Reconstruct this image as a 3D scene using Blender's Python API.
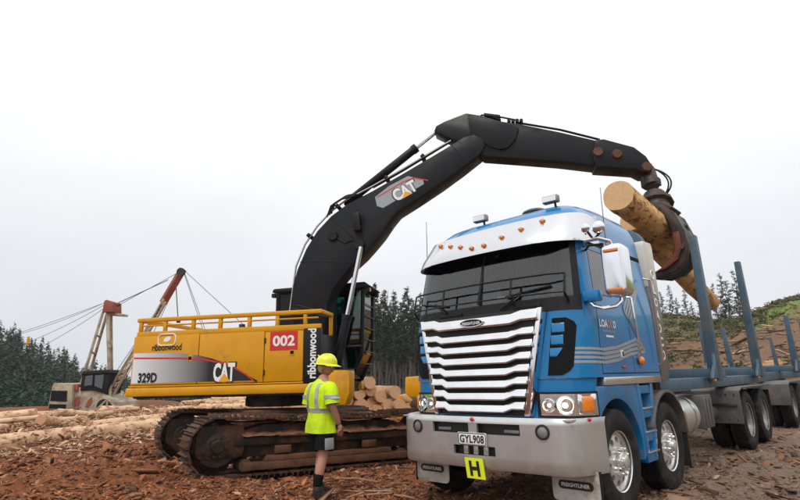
import bpy, bmesh, math, random
import numpy as np
from mathutils import Matrix, Vector, noise as mnoise

scene = bpy.context.scene
for o in list(bpy.data.objects): bpy.data.objects.remove(o)
random.seed(7); RNG = np.random.default_rng(7)
R_ = math.radians

# ------------------------------------------------------------------ camera
PITCH, ROLL, CAM_H, FPX = R_(14.1), R_(-1.5), 1.39, 519.0     # focal length in pixels of an 800 px wide frame
_c, _s = math.cos(PITCH), math.sin(PITCH)
_r, _u, _f = Vector((1, 0, 0)), Vector((0, -_s, _c)), Vector((0, _c, _s))
CR, CU = _r*math.cos(ROLL) + _u*math.sin(ROLL), -_r*math.sin(ROLL) + _u*math.cos(ROLL)
CAM = Vector((0, 0, CAM_H))
cam_d = bpy.data.cameras.new('camera'); cam = bpy.data.objects.new('camera', cam_d)
scene.collection.objects.link(cam); scene.camera = cam
cam_d.sensor_width = 36; cam_d.lens = FPX/800*36; cam_d.clip_start = .05; cam_d.clip_end = 3000
m3 = Matrix((CR, CU, -_f)).transposed()
cam.matrix_world = Matrix.Translation(CAM) @ m3.to_4x4()
# ------------------------------------------------------------------ sky, sun, exposure
SUN_EL, SUN_AZ = R_(58), R_(200)          # azimuth clockwise from +Y: behind the camera, a little left
W = bpy.data.worlds.new('World'); scene.world = W; W.use_nodes = True
nt = W.node_tree; nt.nodes.clear()
wo = nt.nodes.new('ShaderNodeOutputWorld')
bg = nt.nodes.new('ShaderNodeBackground'); sky = nt.nodes.new('ShaderNodeTexSky')
sky.sky_type = 'NISHITA'; sky.sun_disc = False; sky.sun_elevation = SUN_EL; sky.sun_rotation = SUN_AZ
sky.air_density = 1.0; sky.dust_density = 4.0
bg.inputs[1].default_value = .10
nt.links.new(sky.outputs[0], bg.inputs[0])
# closed cloud deck: even pale grey, a little greyer towards the horizon, faint soft mottling
bg2 = nt.nodes.new('ShaderNodeBackground'); tc = nt.nodes.new('ShaderNodeTexCoord')
sep = nt.nodes.new('ShaderNodeSeparateXYZ'); nt.links.new(tc.outputs['Generated'], sep.inputs[0])
rp = nt.nodes.new('ShaderNodeValToRGB'); nt.links.new(sep.outputs['Z'], rp.inputs[0])
rp.color_ramp.elements[0].position = 0; rp.color_ramp.elements[0].color = (.66, .685, .72, 1)
rp.color_ramp.elements[1].position = .5; rp.color_ramp.elements[1].color = (1.04, 1.04, 1.045, 1)
e = rp.color_ramp.elements.new(.18); e.color = (.78, .80, .83, 1)
nz = nt.nodes.new('ShaderNodeTexNoise'); nz.inputs['Scale'].default_value = 2.2; nz.inputs['Detail'].default_value = 4
mpw = nt.nodes.new('ShaderNodeMapping'); mpw.inputs['Scale'].default_value = (1, 1, 3)
nt.links.new(tc.outputs['Generated'], mpw.inputs[0]); nt.links.new(mpw.outputs[0], nz.inputs['Vector'])
mr = nt.nodes.new('ShaderNodeMapRange'); mr.inputs[1].default_value = .3; mr.inputs[2].default_value = .7
mr.inputs[3].default_value = .93; mr.inputs[4].default_value = 1.04; nt.links.new(nz.outputs[0], mr.inputs[0])
mx = nt.nodes.new('ShaderNodeMix'); mx.data_type = 'RGBA'; mx.blend_type = 'MULTIPLY'; mx.inputs[0].default_value = 1
nt.links.new(rp.outputs[0], mx.inputs[6]); nt.links.new(mr.outputs[0], mx.inputs[7])
# the deck is a little thinner, so brighter, towards the right
mrx = nt.nodes.new('ShaderNodeMapRange'); mrx.inputs[1].default_value = -1; mrx.inputs[2].default_value = 1; mrx.inputs[3].default_value = .93; mrx.inputs[4].default_value = 1.07; nt.links.new(sep.outputs['X'], mrx.inputs[0])
mx2 = nt.nodes.new('ShaderNodeMix'); mx2.data_type = 'RGBA'; mx2.blend_type = 'MULTIPLY'; mx2.inputs[0].default_value = 1; nt.links.new(mx.outputs[2], mx2.inputs[6]); nt.links.new(mrx.outputs[0], mx2.inputs[7])
nt.links.new(mx2.outputs[2], bg2.inputs[0]); bg2.inputs[1].default_value = 1.12
ms = nt.nodes.new('ShaderNodeMixShader'); ms.inputs[0].default_value = .95
nt.links.new(bg.outputs[0], ms.inputs[1]); nt.links.new(bg2.outputs[0], ms.inputs[2]); nt.links.new(ms.outputs[0], wo.inputs[0])
sd = bpy.data.lights.new('sun', 'SUN'); sd.energy = 1.3; sd.angle = R_(18); sd.color = (1, .97, .92)
sun = bpy.data.objects.new('sun', sd); scene.collection.objects.link(sun)
sv = Vector((math.sin(SUN_AZ)*math.cos(SUN_EL), math.cos(SUN_AZ)*math.cos(SUN_EL), math.sin(SUN_EL)))
sun.rotation_euler = sv.to_track_quat('Z', 'Y').to_euler(); sun.location = (0, 0, 60)
vs = scene.view_settings; vs.view_transform = 'Standard'; vs.look = 'None'; vs.exposure = 0.08; vs.gamma = 1
vs.use_curve_mapping = False

# ------------------------------------------------------------------ photo pixel -> place
def ray(x, y): return CR*((x-400)/FPX) + CU*(-(y-250)/FPX) + _f
def hit(x, y, p0, n):
    d = ray(x, y); t = (Vector(p0)-CAM).dot(n)/d.dot(n); return CAM + d*t
def on_ground(x, y, z=0): return hit(x, y, (0, 0, z), Vector((0, 0, 1)))
def at_depth(x, y, Y): return hit(x, y, (0, Y, 0), Vector((0, 1, 0)))

# ------------------------------------------------------------------ materials
def mat(name, col, rough=.5, metal=0, col2=None, scale=6, lo=.4, hi=.7, bump=0, bscale=30, coat=0, detail=6,
        dirt=None, dirt_amt=.0, dscale=3, dsharp=1., stretch=(1, 1, 1), emis=0, spec=.5, rand=0, trans=0):
    m = bpy.data.materials.new(name); m.use_nodes = True
    t = m.node_tree; b = t.nodes['Principled BSDF']; N = t.nodes.new; L = t.links.new
    b.inputs['Roughness'].default_value = rough; b.inputs['Metallic'].default_value = metal
    b.inputs['Specular IOR Level'].default_value = spec
    b.inputs['Coat Weight'].default_value = coat; b.inputs['Coat Roughness'].default_value = .06
    if trans: b.inputs['Transmission Weight'].default_value = trans
    tcn = N('ShaderNodeTexCoord'); mp = N('ShaderNodeMapping'); L(tcn.outputs['Object'], mp.inputs[0]); mp.inputs['Scale'].default_value = stretch
    oi = N('ShaderNodeObjectInfo'); ml = N('ShaderNodeMath'); ml.operation = 'MULTIPLY'; ml.inputs[1].default_value = 37.0
    L(oi.outputs['Random'], ml.inputs[0]); L(ml.outputs[0], mp.inputs['Location'])
    def nse(sc, dt=detail, rg=.6):
        n = N('ShaderNodeTexNoise'); n.inputs['Scale'].default_value = sc; n.inputs['Detail'].default_value = dt
        n.inputs['Roughness'].default_value = rg; L(mp.outputs[0], n.inputs['Vector']); return n
    def mixc(fac, a, bb, mode='MIX'):
        x = N('ShaderNodeMix'); x.data_type = 'RGBA'; x.blend_type = mode
        if isinstance(fac, float): x.inputs[0].default_value = fac
        else: L(fac, x.inputs[0])
        for i, q in ((6, a), (7, bb)):
            if isinstance(q, tuple): x.inputs[i].default_value = (*q, 1)
            else: L(q, x.inputs[i])
        return x.outputs[2]
    def rng(sock, a, bb, c=0., d=1.):
        x = N('ShaderNodeMapRange'); L(sock, x.inputs[0])
        for i, q in enumerate((a, bb, c, d)): x.inputs[i+1].default_value = q
        return x.outputs[0]
    cur = tuple(col)
    if col2: cur = mixc(rng(nse(scale).outputs[0], lo, hi), cur, tuple(col2))
    if rand:
        hsv = N('ShaderNodeHueSaturation'); L(rng(oi.outputs['Random'], 0, 1, 1-rand, 1+rand), hsv.inputs['Value'])
        if isinstance(cur, tuple): hsv.inputs['Color'].default_value = (*cur, 1)
        else: L(cur, hsv.inputs['Color'])
        cur = hsv.outputs[0]
    rgh = None
    if dirt:
        dc_, dw_ = .70-.325*dirt_amt, (.08+.075*dirt_amt)*dsharp
        dm = rng(nse(dscale, 8, .7).outputs[0], dc_-dw_, dc_+dw_)
        cur = mixc(dm, cur, tuple(dirt)); rgh = rng(dm, 0, 1, rough, .85)
    else:
        rgh = rng(nse(scale*2).outputs[0], .3, .7, max(0, rough*.8), min(1, rough*1.2))
    if isinstance(cur, tuple): b.inputs['Base Color'].default_value = (*cur, 1)
    else: L(cur, b.inputs['Base Color'])
    L(rgh, b.inputs['Roughness'])
    if bump:
        bp = N('ShaderNodeBump'); bp.inputs['Strength'].default_value = bump; bp.inputs['Distance'].default_value = .02
        L(nse(bscale, 8).outputs[0], bp.inputs['Height']); L(bp.outputs[0], b.inputs['Normal'])
    if emis:
        b.inputs['Emission Color'].default_value = (*col, 1); b.inputs['Emission Strength'].default_value = emis
    return m
def glass_mat(name, tint, dark, rough=.02, ior=1.6):
    m = bpy.data.materials.new(name); m.use_nodes = True; t = m.node_tree; t.nodes.clear()
    N = t.nodes.new; L = t.links.new
    o = N('ShaderNodeOutputMaterial'); tr = N('ShaderNodeBsdfTransparent'); gl = N('ShaderNodeBsdfGlossy'); fr = N('ShaderNodeFresnel')
    mxs = N('ShaderNodeMixShader'); tr.inputs[0].default_value = (*tint, 1); gl.inputs['Roughness'].default_value = rough
    fr.inputs[0].default_value = ior; gl.inputs[0].default_value = (dark, dark, dark, 1)
    L(fr.outputs[0], mxs.inputs[0]); L(tr.outputs[0], mxs.inputs[1]); L(gl.outputs[0], mxs.inputs[2]); L(mxs.outputs[0], o.inputs[0])
    return m
def attr_mat(name, rough=.85, bump=.4, bscale=40):
    m = mat(name, (.5, .5, .5), rough, bump=bump, bscale=bscale, spec=.25)
    t = m.node_tree; a = t.nodes.new('ShaderNodeAttribute'); a.attribute_name = 'tint'
    t.links.new(a.outputs['Color'], t.nodes['Principled BSDF'].inputs['Base Color']); return m

DUST = (.20, .13, .085); RED = (.20, .07, .028)
M = dict(
 blue=mat('blue_paint', (.004, .185, .46), .30, 0, (.004, .17, .42), 3, coat=.55, spec=.3, dirt=(.06, .17, .36), dirt_amt=.04, dscale=2.5),
 bluemud=mat('blue_paint_muddy', (.004, .175, .43), .34, 0, (.004, .16, .39), 3, coat=.35, spec=.3, dirt=(.17, .13, .10), dirt_amt=.22, dscale=7, dsharp=1.6),
 chrome=mat('polished_metal', (.82, .83, .85), .13, 1, (.76, .77, .80), 5, detail=1),
 alu=mat('brushed_aluminium', (.62, .62, .62), .36, .75, (.56, .56, .56), 4, dirt=(.36, .31, .26), dirt_amt=.16, dscale=3.5, dsharp=1.6),
 stainless=mat('stainless_sheet', (.70, .71, .73), .26, .9, (.68, .69, .71), 1.5, detail=1),
 white=mat('white_paint', (.74, .73, .70), .45, 0, (.62, .60, .56), 5, dirt=DUST, dirt_amt=.1),
 wplain=mat('white_print', (.85, .85, .85), .5),
 black=mat('black_plastic', (.009, .009, .010), .45, 0, (.015, .015, .015), 9, spec=.25),
 boomblack=mat('black_boom_paint', (.008, .009, .012), .34, 0, (.013, .013, .014), 2.5, coat=.0, spec=.22, dirt=(.021, .020, .020), dirt_amt=.28, dscale=1.8, bump=.03, bscale=40),
 bprint=mat('black_print', (.010, .010, .011), .5),
 yellow=mat('machine_yellow', (.70, .325, .004), .38, 0, (.62, .28, .004), 2, coat=.12, spec=.3, dirt=(.36, .19, .05), dirt_amt=.10, dscale=2.2),
 red=mat('red_print', (.62, .02, .02), .45), silver=mat('silver_stripe', (.36, .38, .40), .4, .3),
 rubber=mat('tyre_rubber', (.012, .012, .012), .8, 0, (.028, .026, .024), 5, bump=.2, bscale=80, spec=.25, dirt=(.07, .055, .043), dirt_amt=.22, dscale=4),
 flap=mat('mudflap_white', (.58, .56, .52), .6, 0, (.40, .36, .31), 5, dirt=(.22, .16, .11), dirt_amt=.25, dscale=5),
 grey=mat('grey_plastic', (.075, .078, .082), .55, 0, (.12, .11, .10), 5, dirt=DUST, dirt_amt=.3, dscale=4),
 frame=mat('chassis_steel', (.022, .022, .021), .6, 0, (.045, .04, .035), 6, spec=.25, dirt=(.10, .078, .06), dirt_amt=.3),
 steelblue=mat('stake_blue_steel', (.060, .115, .165), .5, 0, (.04, .080, .115), 4, dirt=(.13, .11, .095), dirt_amt=.28, dscale=3, bump=.05),
 rimwhite=mat('pressed_rim', (.33, .33, .33), .45, .3, (.22, .21, .20), 6, dirt=(.17, .13, .10), dirt_amt=.25, dscale=5),
 glass=glass_mat('cab_glass', (.80, .86, .86), .95, ior=1.82), sideglass=glass_mat('side_glass', (.50, .58, .55), .95, ior=2.2),
 greenglass=glass_mat('green_tint_glass', (.30, .50, .48), .9, ior=1.8),
 lens=glass_mat('lamp_lens', (.95, .95, .95), 1),
 amber=mat('amber_lens', (.80, .24, .02), .18, 0, (.72, .16, .01), 30, coat=.6), lamplit=mat('lit_lamp', (1, .88, .62), .3, emis=3.0),
 redlens=mat('red_lens', (.6, .02, .02), .2), stackreflgrey=mat('painted_grey_reflection', (.17, .17, .16), .4, .3, (.13, .13, .12), 3), stackreflcream=mat('painted_pale_reflection', (.62, .60, .55), .4, 0, (.56, .54, .49), 3), wheelalu=mat('polished_wheel', (.78, .78, .77), .26, .65, (.74, .73, .71), 5), dark=mat('dark_interior', (.010, .010, .011), .8, spec=.15),  # stack panel pair: reflection on one metal panel put into the base colours
 mesh=mat('dark_grille_mesh', (.02, .02, .02), .6, 0, (.02, .02, .02), 60),
 seat=mat('seat_cloth', (.20, .21, .23), .9), curtain=mat('curtain_cloth', (.09, .09, .09), .9, 0, (.03, .03, .03), 3, stretch=(9, 1, 1)), paper=mat('paper', (.65, .70, .75), .8, 0, (.25, .42, .6), 14),
 hivis=mat('hivis_plate', (.80, .88, .02), .5, emis=.0),
 trackst=mat('track_steel', (.04, .033, .028), .5, .4, (.10, .05, .03), 6, bump=.3, bscale=25, dirt=RED, dirt_amt=.42, dscale=3.5, rand=.25),
 undercar=mat('undercarriage_paint', (.014, .013, .012), .6, 0, (.035, .024, .017), 4, bump=.3, bscale=22, spec=.25, dirt=(.15, .06, .028), dirt_amt=.40, dscale=2.2),
 brownsteel=mat('worn_brown_steel', (.085, .04, .022), .6, .1, (.15, .075, .04), 4, bump=.3, bscale=22, spec=.3, dirt=(.19, .08, .04), dirt_amt=.35),
 mud=mat('packed_bark_mud', (.15, .06, .028), .95, 0, (.26, .12, .06), 14, bump=.9, bscale=26),
 grap=mat('grapple_steel', (.03, .028, .027), .5, .3, (.075, .05, .04), 5, bump=.15, bscale=25, dirt=(.14, .06, .04), dirt_amt=.25),
 rust=mat('rust_red_steel', (.20, .045, .025), .6, .1, (.07, .03, .022), 9, bump=.5, bscale=20),
 rodch=mat('chrome_rod', (.75, .76, .78), .1, 1),
 cream=mat('weathered_cream_paint', (.46, .40, .30), .65, 0, (.33, .26, .18), 1.6, dirt=(.20, .10, .055), dirt_amt=.42, dscale=1.3),
 oxide=mat('red_oxide_paint', (.30, .065, .035), .6, 0, (.22, .06, .04), 2),
 cable=mat('wire_rope', (.16, .16, .165), .6, .5),
 skin=mat('skin', (.42, .21, .14), .55, 0, (.44, .20, .13), 20), hair=mat('fair_hair', (.42, .30, .15), .7, 0, (.3, .2, .1), 60),
 shirt=mat('hivis_yellow_shirt', (.62, .88, .006), .8, 0, (.50, .74, .006), 5, bump=.8, bscale=11),
 tape=mat('reflective_tape', (.42, .43, .46), .4, .2), shorts=mat('black_shorts', (.006, .006, .007), .9, 0, (.010, .010, .011), 12, bump=.3, bscale=12, spec=.1),
 hat=mat('hivis_hard_hat', (.74, .80, .01), .3, coat=.4), sock=mat('dark_sock', (.009, .009, .011), .9, spec=.1), boot=mat('boot_leather', (.030, .024, .021), .75, 0, (.07, .05, .038), 20, spec=.2),
 patch=mat('grey_patch', (.30, .31, .32), .7),
)

# ------------------------------------------------------------------ mesh helpers
COL = scene.collection
class MB:
    def __init__(s, T=None): s.v = []; s.f = []; s.T = T
    def add(s, vs, fs):
        n = len(s.v)
        s.v += [(s.T @ Vector(p)) if s.T else Vector(p) for p in vs]
        s.f += [tuple(i+n for i in f) for f in fs]; return s
    def box(s, c, d, rot=None):
        x, y, z = d[0]/2, d[1]/2, d[2]/2
        p = [Vector((a*x, b*y, e*z)) for e in (-1, 1) for b in (-1, 1) for a in (-1, 1)]
        if rot: p = [rot @ q for q in p]
        c = Vector(c)
        return s.add([q+c for q in p], [(0, 2, 3, 1), (4, 5, 7, 6), (0, 1, 5, 4), (2, 6, 7, 3), (0, 4, 6, 2), (1, 3, 7, 5)])
    def bx(s, x0, x1, y0, y1, z0, z1): return s.box(((x0+x1)/2, (y0+y1)/2, (z0+z1)/2), (x1-x0, y1-y0, z1-z0))
    def prism(s, pts, a, b, ax='x'):
        # polygon pts (p,q) extruded along ax from a to b.  x: (p,q)=(y,z); y: (x,z); z: (x,y)
        g = {'x': lambda p, q, t: (t, p, q), 'y': lambda p, q, t: (p, t, q), 'z': lambda p, q, t: (p, q, t)}[ax]
        ar = sum(pts[i][0]*pts[(i+1) % len(pts)][1]-pts[(i+1) % len(pts)][0]*pts[i][1] for i in range(len(pts)))
        pts = list(pts) if ar > 0 else list(pts)[::-1]
        n = len(pts); vs = [g(p, q, a) for p, q in pts]+[g(p, q, b) for p, q in pts]
        fs = [tuple(range(n)), tuple(range(2*n-1, n-1, -1))]+[((i+1) % n, i, n+i, n+(i+1) % n) for i in range(n)]
        if (ax == 'y') == (a < b): fs = fs
        return s.add(vs, fs)
    def tube(s, path, r, n=8, caps=True):
        path = [Vector(p) for p in path]; rr = r if isinstance(r, (list, tuple)) else [r]*len(path)
        rings = []; up = None
        for i, p in enumerate(path):
            d = (path[min(i+1, len(path)-1)]-path[max(i-1, 0)]).normalized()
            if up is None:
                up = Vector((0, 0, 1)) if abs(d.z) < .9 else Vector((1, 0, 0))
            sx = d.cross(up).normalized(); up = sx.cross(d).normalized()
            rings.append([p+(sx*math.cos(2*math.pi*k/n)+up*math.sin(2*math.pi*k/n))*rr[i] for k in range(n)])
        vs = [q for g in rings for q in g]; fs = []
        for i in range(len(path)-1):
            for k in range(n):
                fs.append((i*n+k, i*n+(k+1) % n, (i+1)*n+(k+1) % n, (i+1)*n+k))
        if caps: fs += [tuple(range(n-1, -1, -1)), tuple(range((len(path)-1)*n, len(path)*n))]
        return s.add(vs, fs)
    def cyl(s, a, b, r, r2=None, n=16): return s.tube([a, b], [r, r if r2 is None else r2], n)
    def lathe(s, prof, o, ax, n=32, mod=None, closed=False):
        # prof: (radius, height along ax)
        ax = Vector(ax).normalized(); o = Vector(o)
        t = Vector((0, 0, 1)) if abs(ax.z) < .9 else Vector((1, 0, 0))
        e1 = ax.cross(t).normalized(); e2 = ax.cross(e1)
        vs = []; fs = []; m = len(prof)
        for k in range(n):
            a = 2*math.pi*k/n; d = e1*math.cos(a)+e2*math.sin(a)
            for j, (r, h) in enumerate(prof):
                rr = r+(mod(k, j) if mod else 0); vs.append(o+d*rr+ax*h)
        for k in range(n):
            for j in range(m-1 if not closed else m):
                j2 = (j+1) % m; k2 = (k+1) % n
                fs.append((k*m+j, k*m+j2, k2*m+j2, k2*m+j))
        return s.add(vs, fs)
    def ball(s, c, r, n=12, m=8, sc=(1, 1, 1), zmin=-1):
        c = Vector(c); vs = []; fs = []
        for j in range(m+1):
            th = math.pi*j/m; z = max(math.cos(th), zmin); q = math.sin(th)
            for k in range(n):
                a = 2*math.pi*k/n; vs.append(c+Vector((q*math.cos(a)*r*sc[0], q*math.sin(a)*r*sc[1], z*r*sc[2])))
        for j in range(m):
            for k in range(n): fs.append((j*n+k, (j+1)*n+k, (j+1)*n+(k+1) % n, j*n+(k+1) % n))
        return s.add(vs, fs)
    def grid(s, rows, flip=False):
        n = len(rows[0]); vs = [p for r in rows for p in r]
        fs = [(i*n+j, i*n+j+1, (i+1)*n+j+1, (i+1)*n+j) for i in range(len(rows)-1) for j in range(n-1)]
        if flip: fs = [f[::-1] for f in fs]
        return s.add(vs, fs)
    def build(s, name, m, parent=None, bevel=0, seg=2, smooth=35, solid=0, recalc=True):
        me = bpy.data.meshes.new(name)
        bm = bmesh.new(); bv = [bm.verts.new(p) for p in s.v]
        for f in s.f:
            try: bm.faces.new([bv[i] for i in f])
            except ValueError: pass
        bmesh.ops.remove_doubles(bm, verts=bm.verts, dist=1e-5)
        if solid: bmesh.ops.solidify(bm, geom=bm.faces[:], thickness=solid)
        if recalc: bmesh.ops.recalc_face_normals(bm, faces=bm.faces)
        if bevel:
            bm.normal_update()
            ed = [e for e in bm.edges if len(e.link_faces) == 2 and e.calc_face_angle(0) > R_(38)]
            if ed: bmesh.ops.bevel(bm, geom=ed, offset=bevel, segments=seg, profile=.5, affect='EDGES', clamp_overlap=True)
        bm.to_mesh(me); bm.free()
        if smooth:
            for p in me.polygons: p.use_smooth = True
            me.set_sharp_from_angle(angle=R_(smooth))
        return link(name, me, m, parent)
def link(name, me, m, parent=None):
    if m and not me.materials: me.materials.append(m if not isinstance(m, str) else M[m])
    o = bpy.data.objects.new(name, me); COL.objects.link(o); o.parent = parent; return o
def empty(name, loc=(0, 0, 0), rz=0):
    o = bpy.data.objects.new(name, None); COL.objects.link(o); o.location = loc; o.rotation_euler = (0, 0, rz); return o
def tag(o, label=None, cat=None, group=None, kind=None):
    for k, v in (('label', label), ('category', cat), ('group', group), ('kind', kind)):
        if v: o[k] = v
    return o
def dup(o, parent=None, loc=None, rot=None, scale=None):
    c = o.copy(); COL.objects.link(c); c.parent = parent
    if loc is not None: c.location = loc
    if rot is not None: c.rotation_euler = rot
    if scale is not None: c.scale = scale
    for ch in [x for x in o.children]: dup(ch, c)
    return c
def np_mesh(name, V, Fq, m, parent=None, tint=None, smooth=False):
    me = bpy.data.meshes.new(name); V = np.asarray(V, 'f4'); Fq = np.asarray(Fq, 'i4'); k = Fq.shape[1]
    me.vertices.add(len(V)); me.vertices.foreach_set('co', V.ravel())
    me.loops.add(Fq.size); me.loops.foreach_set('vertex_index', Fq.ravel())
    me.polygons.add(len(Fq)); me.polygons.foreach_set('loop_start', np.arange(0, Fq.size, k, dtype='i4'))
    if smooth: me.polygons.foreach_set('use_smooth', np.ones(len(Fq), dtype=bool))
    me.update(calc_edges=True); me.validate()
    if tint is not None:
        a = me.color_attributes.new('tint', 'FLOAT_COLOR', 'POINT')
        a.data.foreach_set('color', np.c_[tint, np.ones(len(tint))].astype('f4').ravel())
    return link(name, me, m, parent)
def text_pts(s, bold=0, res=3, font_sp=1.0):
    cu = bpy.data.curves.new('txt', 'FONT'); cu.body = s; cu.align_x = 'CENTER'; cu.align_y = 'CENTER'; cu.size = 1
    cu.offset = bold; cu.resolution_u = res; cu.space_character = font_sp
    o = bpy.data.objects.new('txt', cu); COL.objects.link(o)
    dg = bpy.context.evaluated_depsgraph_get(); me = o.evaluated_get(dg).to_mesh()
    v = [p.co.copy() for p in me.vertices]; f = [tuple(p.vertices) for p in me.polygons]
    o.evaluated_get(dg).to_mesh_clear(); bpy.data.objects.remove(o); bpy.data.curves.remove(cu)
    return v, f
def lettering(name, s, m, parent, fn, w, h, bold=0, res=3, sp=1.0, shear=0):
    # fn(a, b) -> point in the parent's frame for a in [-w/2, w/2], b in [-h/2, h/2]
    v, f = text_pts(s, bold, res, sp)
    x0, x1 = min(p.x for p in v), max(p.x for p in v); y0, y1 = min(p.y for p in v), max(p.y for p in v)
    vs = []
    for p in v:
        b = ((p.y-y0)/(y1-y0)-.5)*h; a = ((p.x-x0)/(x1-x0)-.5)*w+shear*b; vs.append(fn(a, b))
    mb = MB(); mb.add(vs, f); return mb.build(name, m, parent, smooth=0, recalc=False)
def ngon_sheet(name, pts, m, parent, T=lambda p: p):
    mb = MB(); mb.add([T(p) for p in pts], [tuple(range(len(pts)))]); return mb.build(name, m, parent, smooth=0, recalc=False)
def arc(cx, cy, r, a0, a1, n): return [(cx+r*math.cos(R_(a0+(a1-a0)*i/n)), cy+r*math.sin(R_(a0+(a1-a0)*i/n))) for i in range(n+1)]
def rrect(x0, x1, y0, y1, r, n=3):
    return arc(x1-r, y1-r, r, 0, 90, n)+arc(x0+r, y1-r, r, 90, 180, n)+arc(x0+r, y0+r, r, 180, 270, n)+arc(x1-r, y0+r, r, 270, 360, n)
def lerp(a, b, t): return a+(b-a)*t
def interp(x, xs, ys): return float(np.interp(x, xs, ys))

# ------------------------------------------------------------------ terrain
def px_dir(x, y):
    d = ray(x, y); h = math.hypot(d.x, d.y); return math.degrees(math.atan2(d.x, d.y)), d.z/h
RH = sorted(px_dir(*p) for p in ((560, 330), (600, 322), (655, 321), (690, 323), (735, 325), (752, 320), (765, 309), (780, 302), (800, 295), (860, 282), (960, 270)))
LH = sorted(px_dir(*p) for p in ((-260, 285), (-100, 300), (0, 332), (30, 346), (60, 361), (90, 373), (120, 385), (150, 393), (250, 403), (340, 404), (420, 398)))
RHa, RHe = [a for a, _ in RH], [e for _, e in RH]; LHa, LHe = [a for a, _ in LH], [e for _, e in LH]
FOREST_H = 15.0
def sstep(t): t = np.clip(t, 0, 1); return t*t*(3-2*t)
def terrain(X, Y):
    X = np.asarray(X, float); Y = np.asarray(Y, float)
    r = np.hypot(X, Y); az = np.degrees(np.arctan2(X, Y))
    z = np.zeros_like(r)
    # cut-over hillside on the right
    wr = sstep((az-8)/8)
    top = np.interp(az, RHa, RHe)*66+CAM_H
    prof = .75*sstep((r-27)/39)+.25*np.clip((r-27)/39, 0, 1)
    z += wr*prof*np.maximum(top, 0)*np.where(r > 66, 1-.2*np.clip((r-66)/90, 0, 1), 1)
    # valley and forested ridge on the left
    wl = sstep((-az-3)/7)
    ridge = np.interp(az, LHa, LHe)*215+CAM_H-FOREST_H*.8
    v = -14*sstep((r-46)/45)
    v2 = np.where(r > 95, lerp(-14, ridge, sstep((r-95)/120)), v)
    z += wl*v2
    # the landing rises slightly under the log pile, falls a little towards the truck road
    z += .05*np.sin(X*.9+1)*np.cos(Y*.7)*np.clip((r-4)/6, 0, 1)*np.clip((14-r)/6, 0, 1)*np.clip((-X)/2, 0, 1)
    z -= .15*np.exp(-((X+.4)**2+(Y-10.7)**2)/(2*1.7**2))
    # low berms either side of the wheel ruts along the truck
    v_ = np.abs((X-.715)*math.cos(R_(43.5))-(Y-5.866)*math.sin(R_(43.5))); u_ = (X-.715)*math.sin(R_(43.5))+(Y-5.866)*math.cos(R_(43.5))
    z += (.045*np.exp(-((v_-1.42)/.11)**2)+.03*np.exp(-((v_-.50)/.12)**2)-.012*np.exp(-((v_-.98)/.2)**2))*sstep((u_+3)/1.5)*sstep((26-u_)/3)
    return z
def lines(a, b, step, lo, hi, g):
    c = list(np.arange(a, b, step)); s = step; x = c[-1]
    while x < hi: s *= g; x += s; c.append(x)
    s = step; x = a; pre = []
    while x > lo: s *= g; x -= s; pre.append(x)
    return np.array(pre[::-1]+c)
GX, GY = lines(-9, 9, .1, -330, 330, 1.13), lines(3, 17, .1, -40, 420, 1.13)
XX, YY = np.meshgrid(GX, GY); ZZ = terrain(XX, YY)
rr_ = np.hypot(XX, YY); NZ = np.zeros_like(ZZ)
for i in range(len(GY)):
    for j in range(len(GX)):
        x, y = XX[i, j], YY[i, j]
        a = .05 if rr_[i, j] < 16 else .07
        if x < -1.2: a += .07*min(1, (-1.2-x)/2)+(.10*min(1, (-2.6-x)/1.5) if x < -2.6 and y < 9.5 else 0)
        if rr_[i, j] > 40: a = .5
        NZ[i, j] = a*mnoise.fractal((x*.9, y*.9, 3.3), .7, 2.0, 5)+(.5*a*mnoise.noise((x*.33, y*.33, 9)) if rr_[i, j] < 40 else .8*mnoise.noise((x*.1, y*.1, 2)))
# a wheeled track: flatter where the truck stands
ZZ = ZZ+NZ
def gz(x, y):
    x = np.asarray(x, float); y = np.asarray(y, float)
    j = np.clip(np.searchsorted(GX, x)-1, 0, len(GX)-2); i = np.clip(np.searchsorted(GY, y)-1, 0, len(GY)-2)
    tx = (x-GX[j])/(GX[j+1]-GX[j]); ty = (y-GY[i])/(GY[i+1]-GY[i])
    return (ZZ[i, j]*(1-tx)+ZZ[i, j+1]*tx)*(1-ty)+(ZZ[i+1, j]*(1-tx)+ZZ[i+1, j+1]*tx)*ty
n1, n2 = XX.shape
idx = np.arange(n1*n2).reshape(n1, n2)
FQ = np.stack([idx[:-1, :-1], idx[:-1, 1:], idx[1:, 1:], idx[1:, :-1]], -1).reshape(-1, 4)
az_ = np.degrees(np.arctan2(XX, YY))
def cl(*c): return np.array(c)
red = cl(.185, .066, .025); greyb = cl(.175, .118, .082); slash = cl(.17, .10, .058); grass = cl(.13, .20, .035); ffl = cl(.02, .03, .018)
wR = sstep((XX-.15*YY+.3)/2.2)[..., None]
T = red*(1-wR)+greyb*wR
far = sstep((rr_-20)/9)[..., None]*sstep((az_-8)/6)[..., None]; T = T*(1-far)+slash*far
gn = np.array([[mnoise.fractal((XX[i, j]*.07, YY[i, j]*.07, 1.7), .8, 2, 4) for j in range(len(GX))] for i in range(len(GY))])
g1 = (sstep((gn-.05)/.25)*sstep((rr_-34)/8)*sstep((az_-8)/6)*.55)[..., None]; T = T*(1-g1)+cl(.095, .10, .05)*g1
g2 = (sstep((rr_-44)/9)*sstep((az_-32.4)/1.2)*sstep((gn+.45)/.3))[..., None]; T = T*(1-g2)+grass*g2
fo = (sstep((rr_-50)/10)*sstep((-az_-2)/4))[..., None]; T = T*(1-fo)+ffl*fo
mf = (sstep((rr_-24)/10)*sstep((10-np.abs(az_))/3))[..., None]; T = T*(1-mf)+cl(.045, .042, .03)*mf
gm = attr_mat('bark_and_dirt_ground', .95, 1.0, 24)
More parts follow.
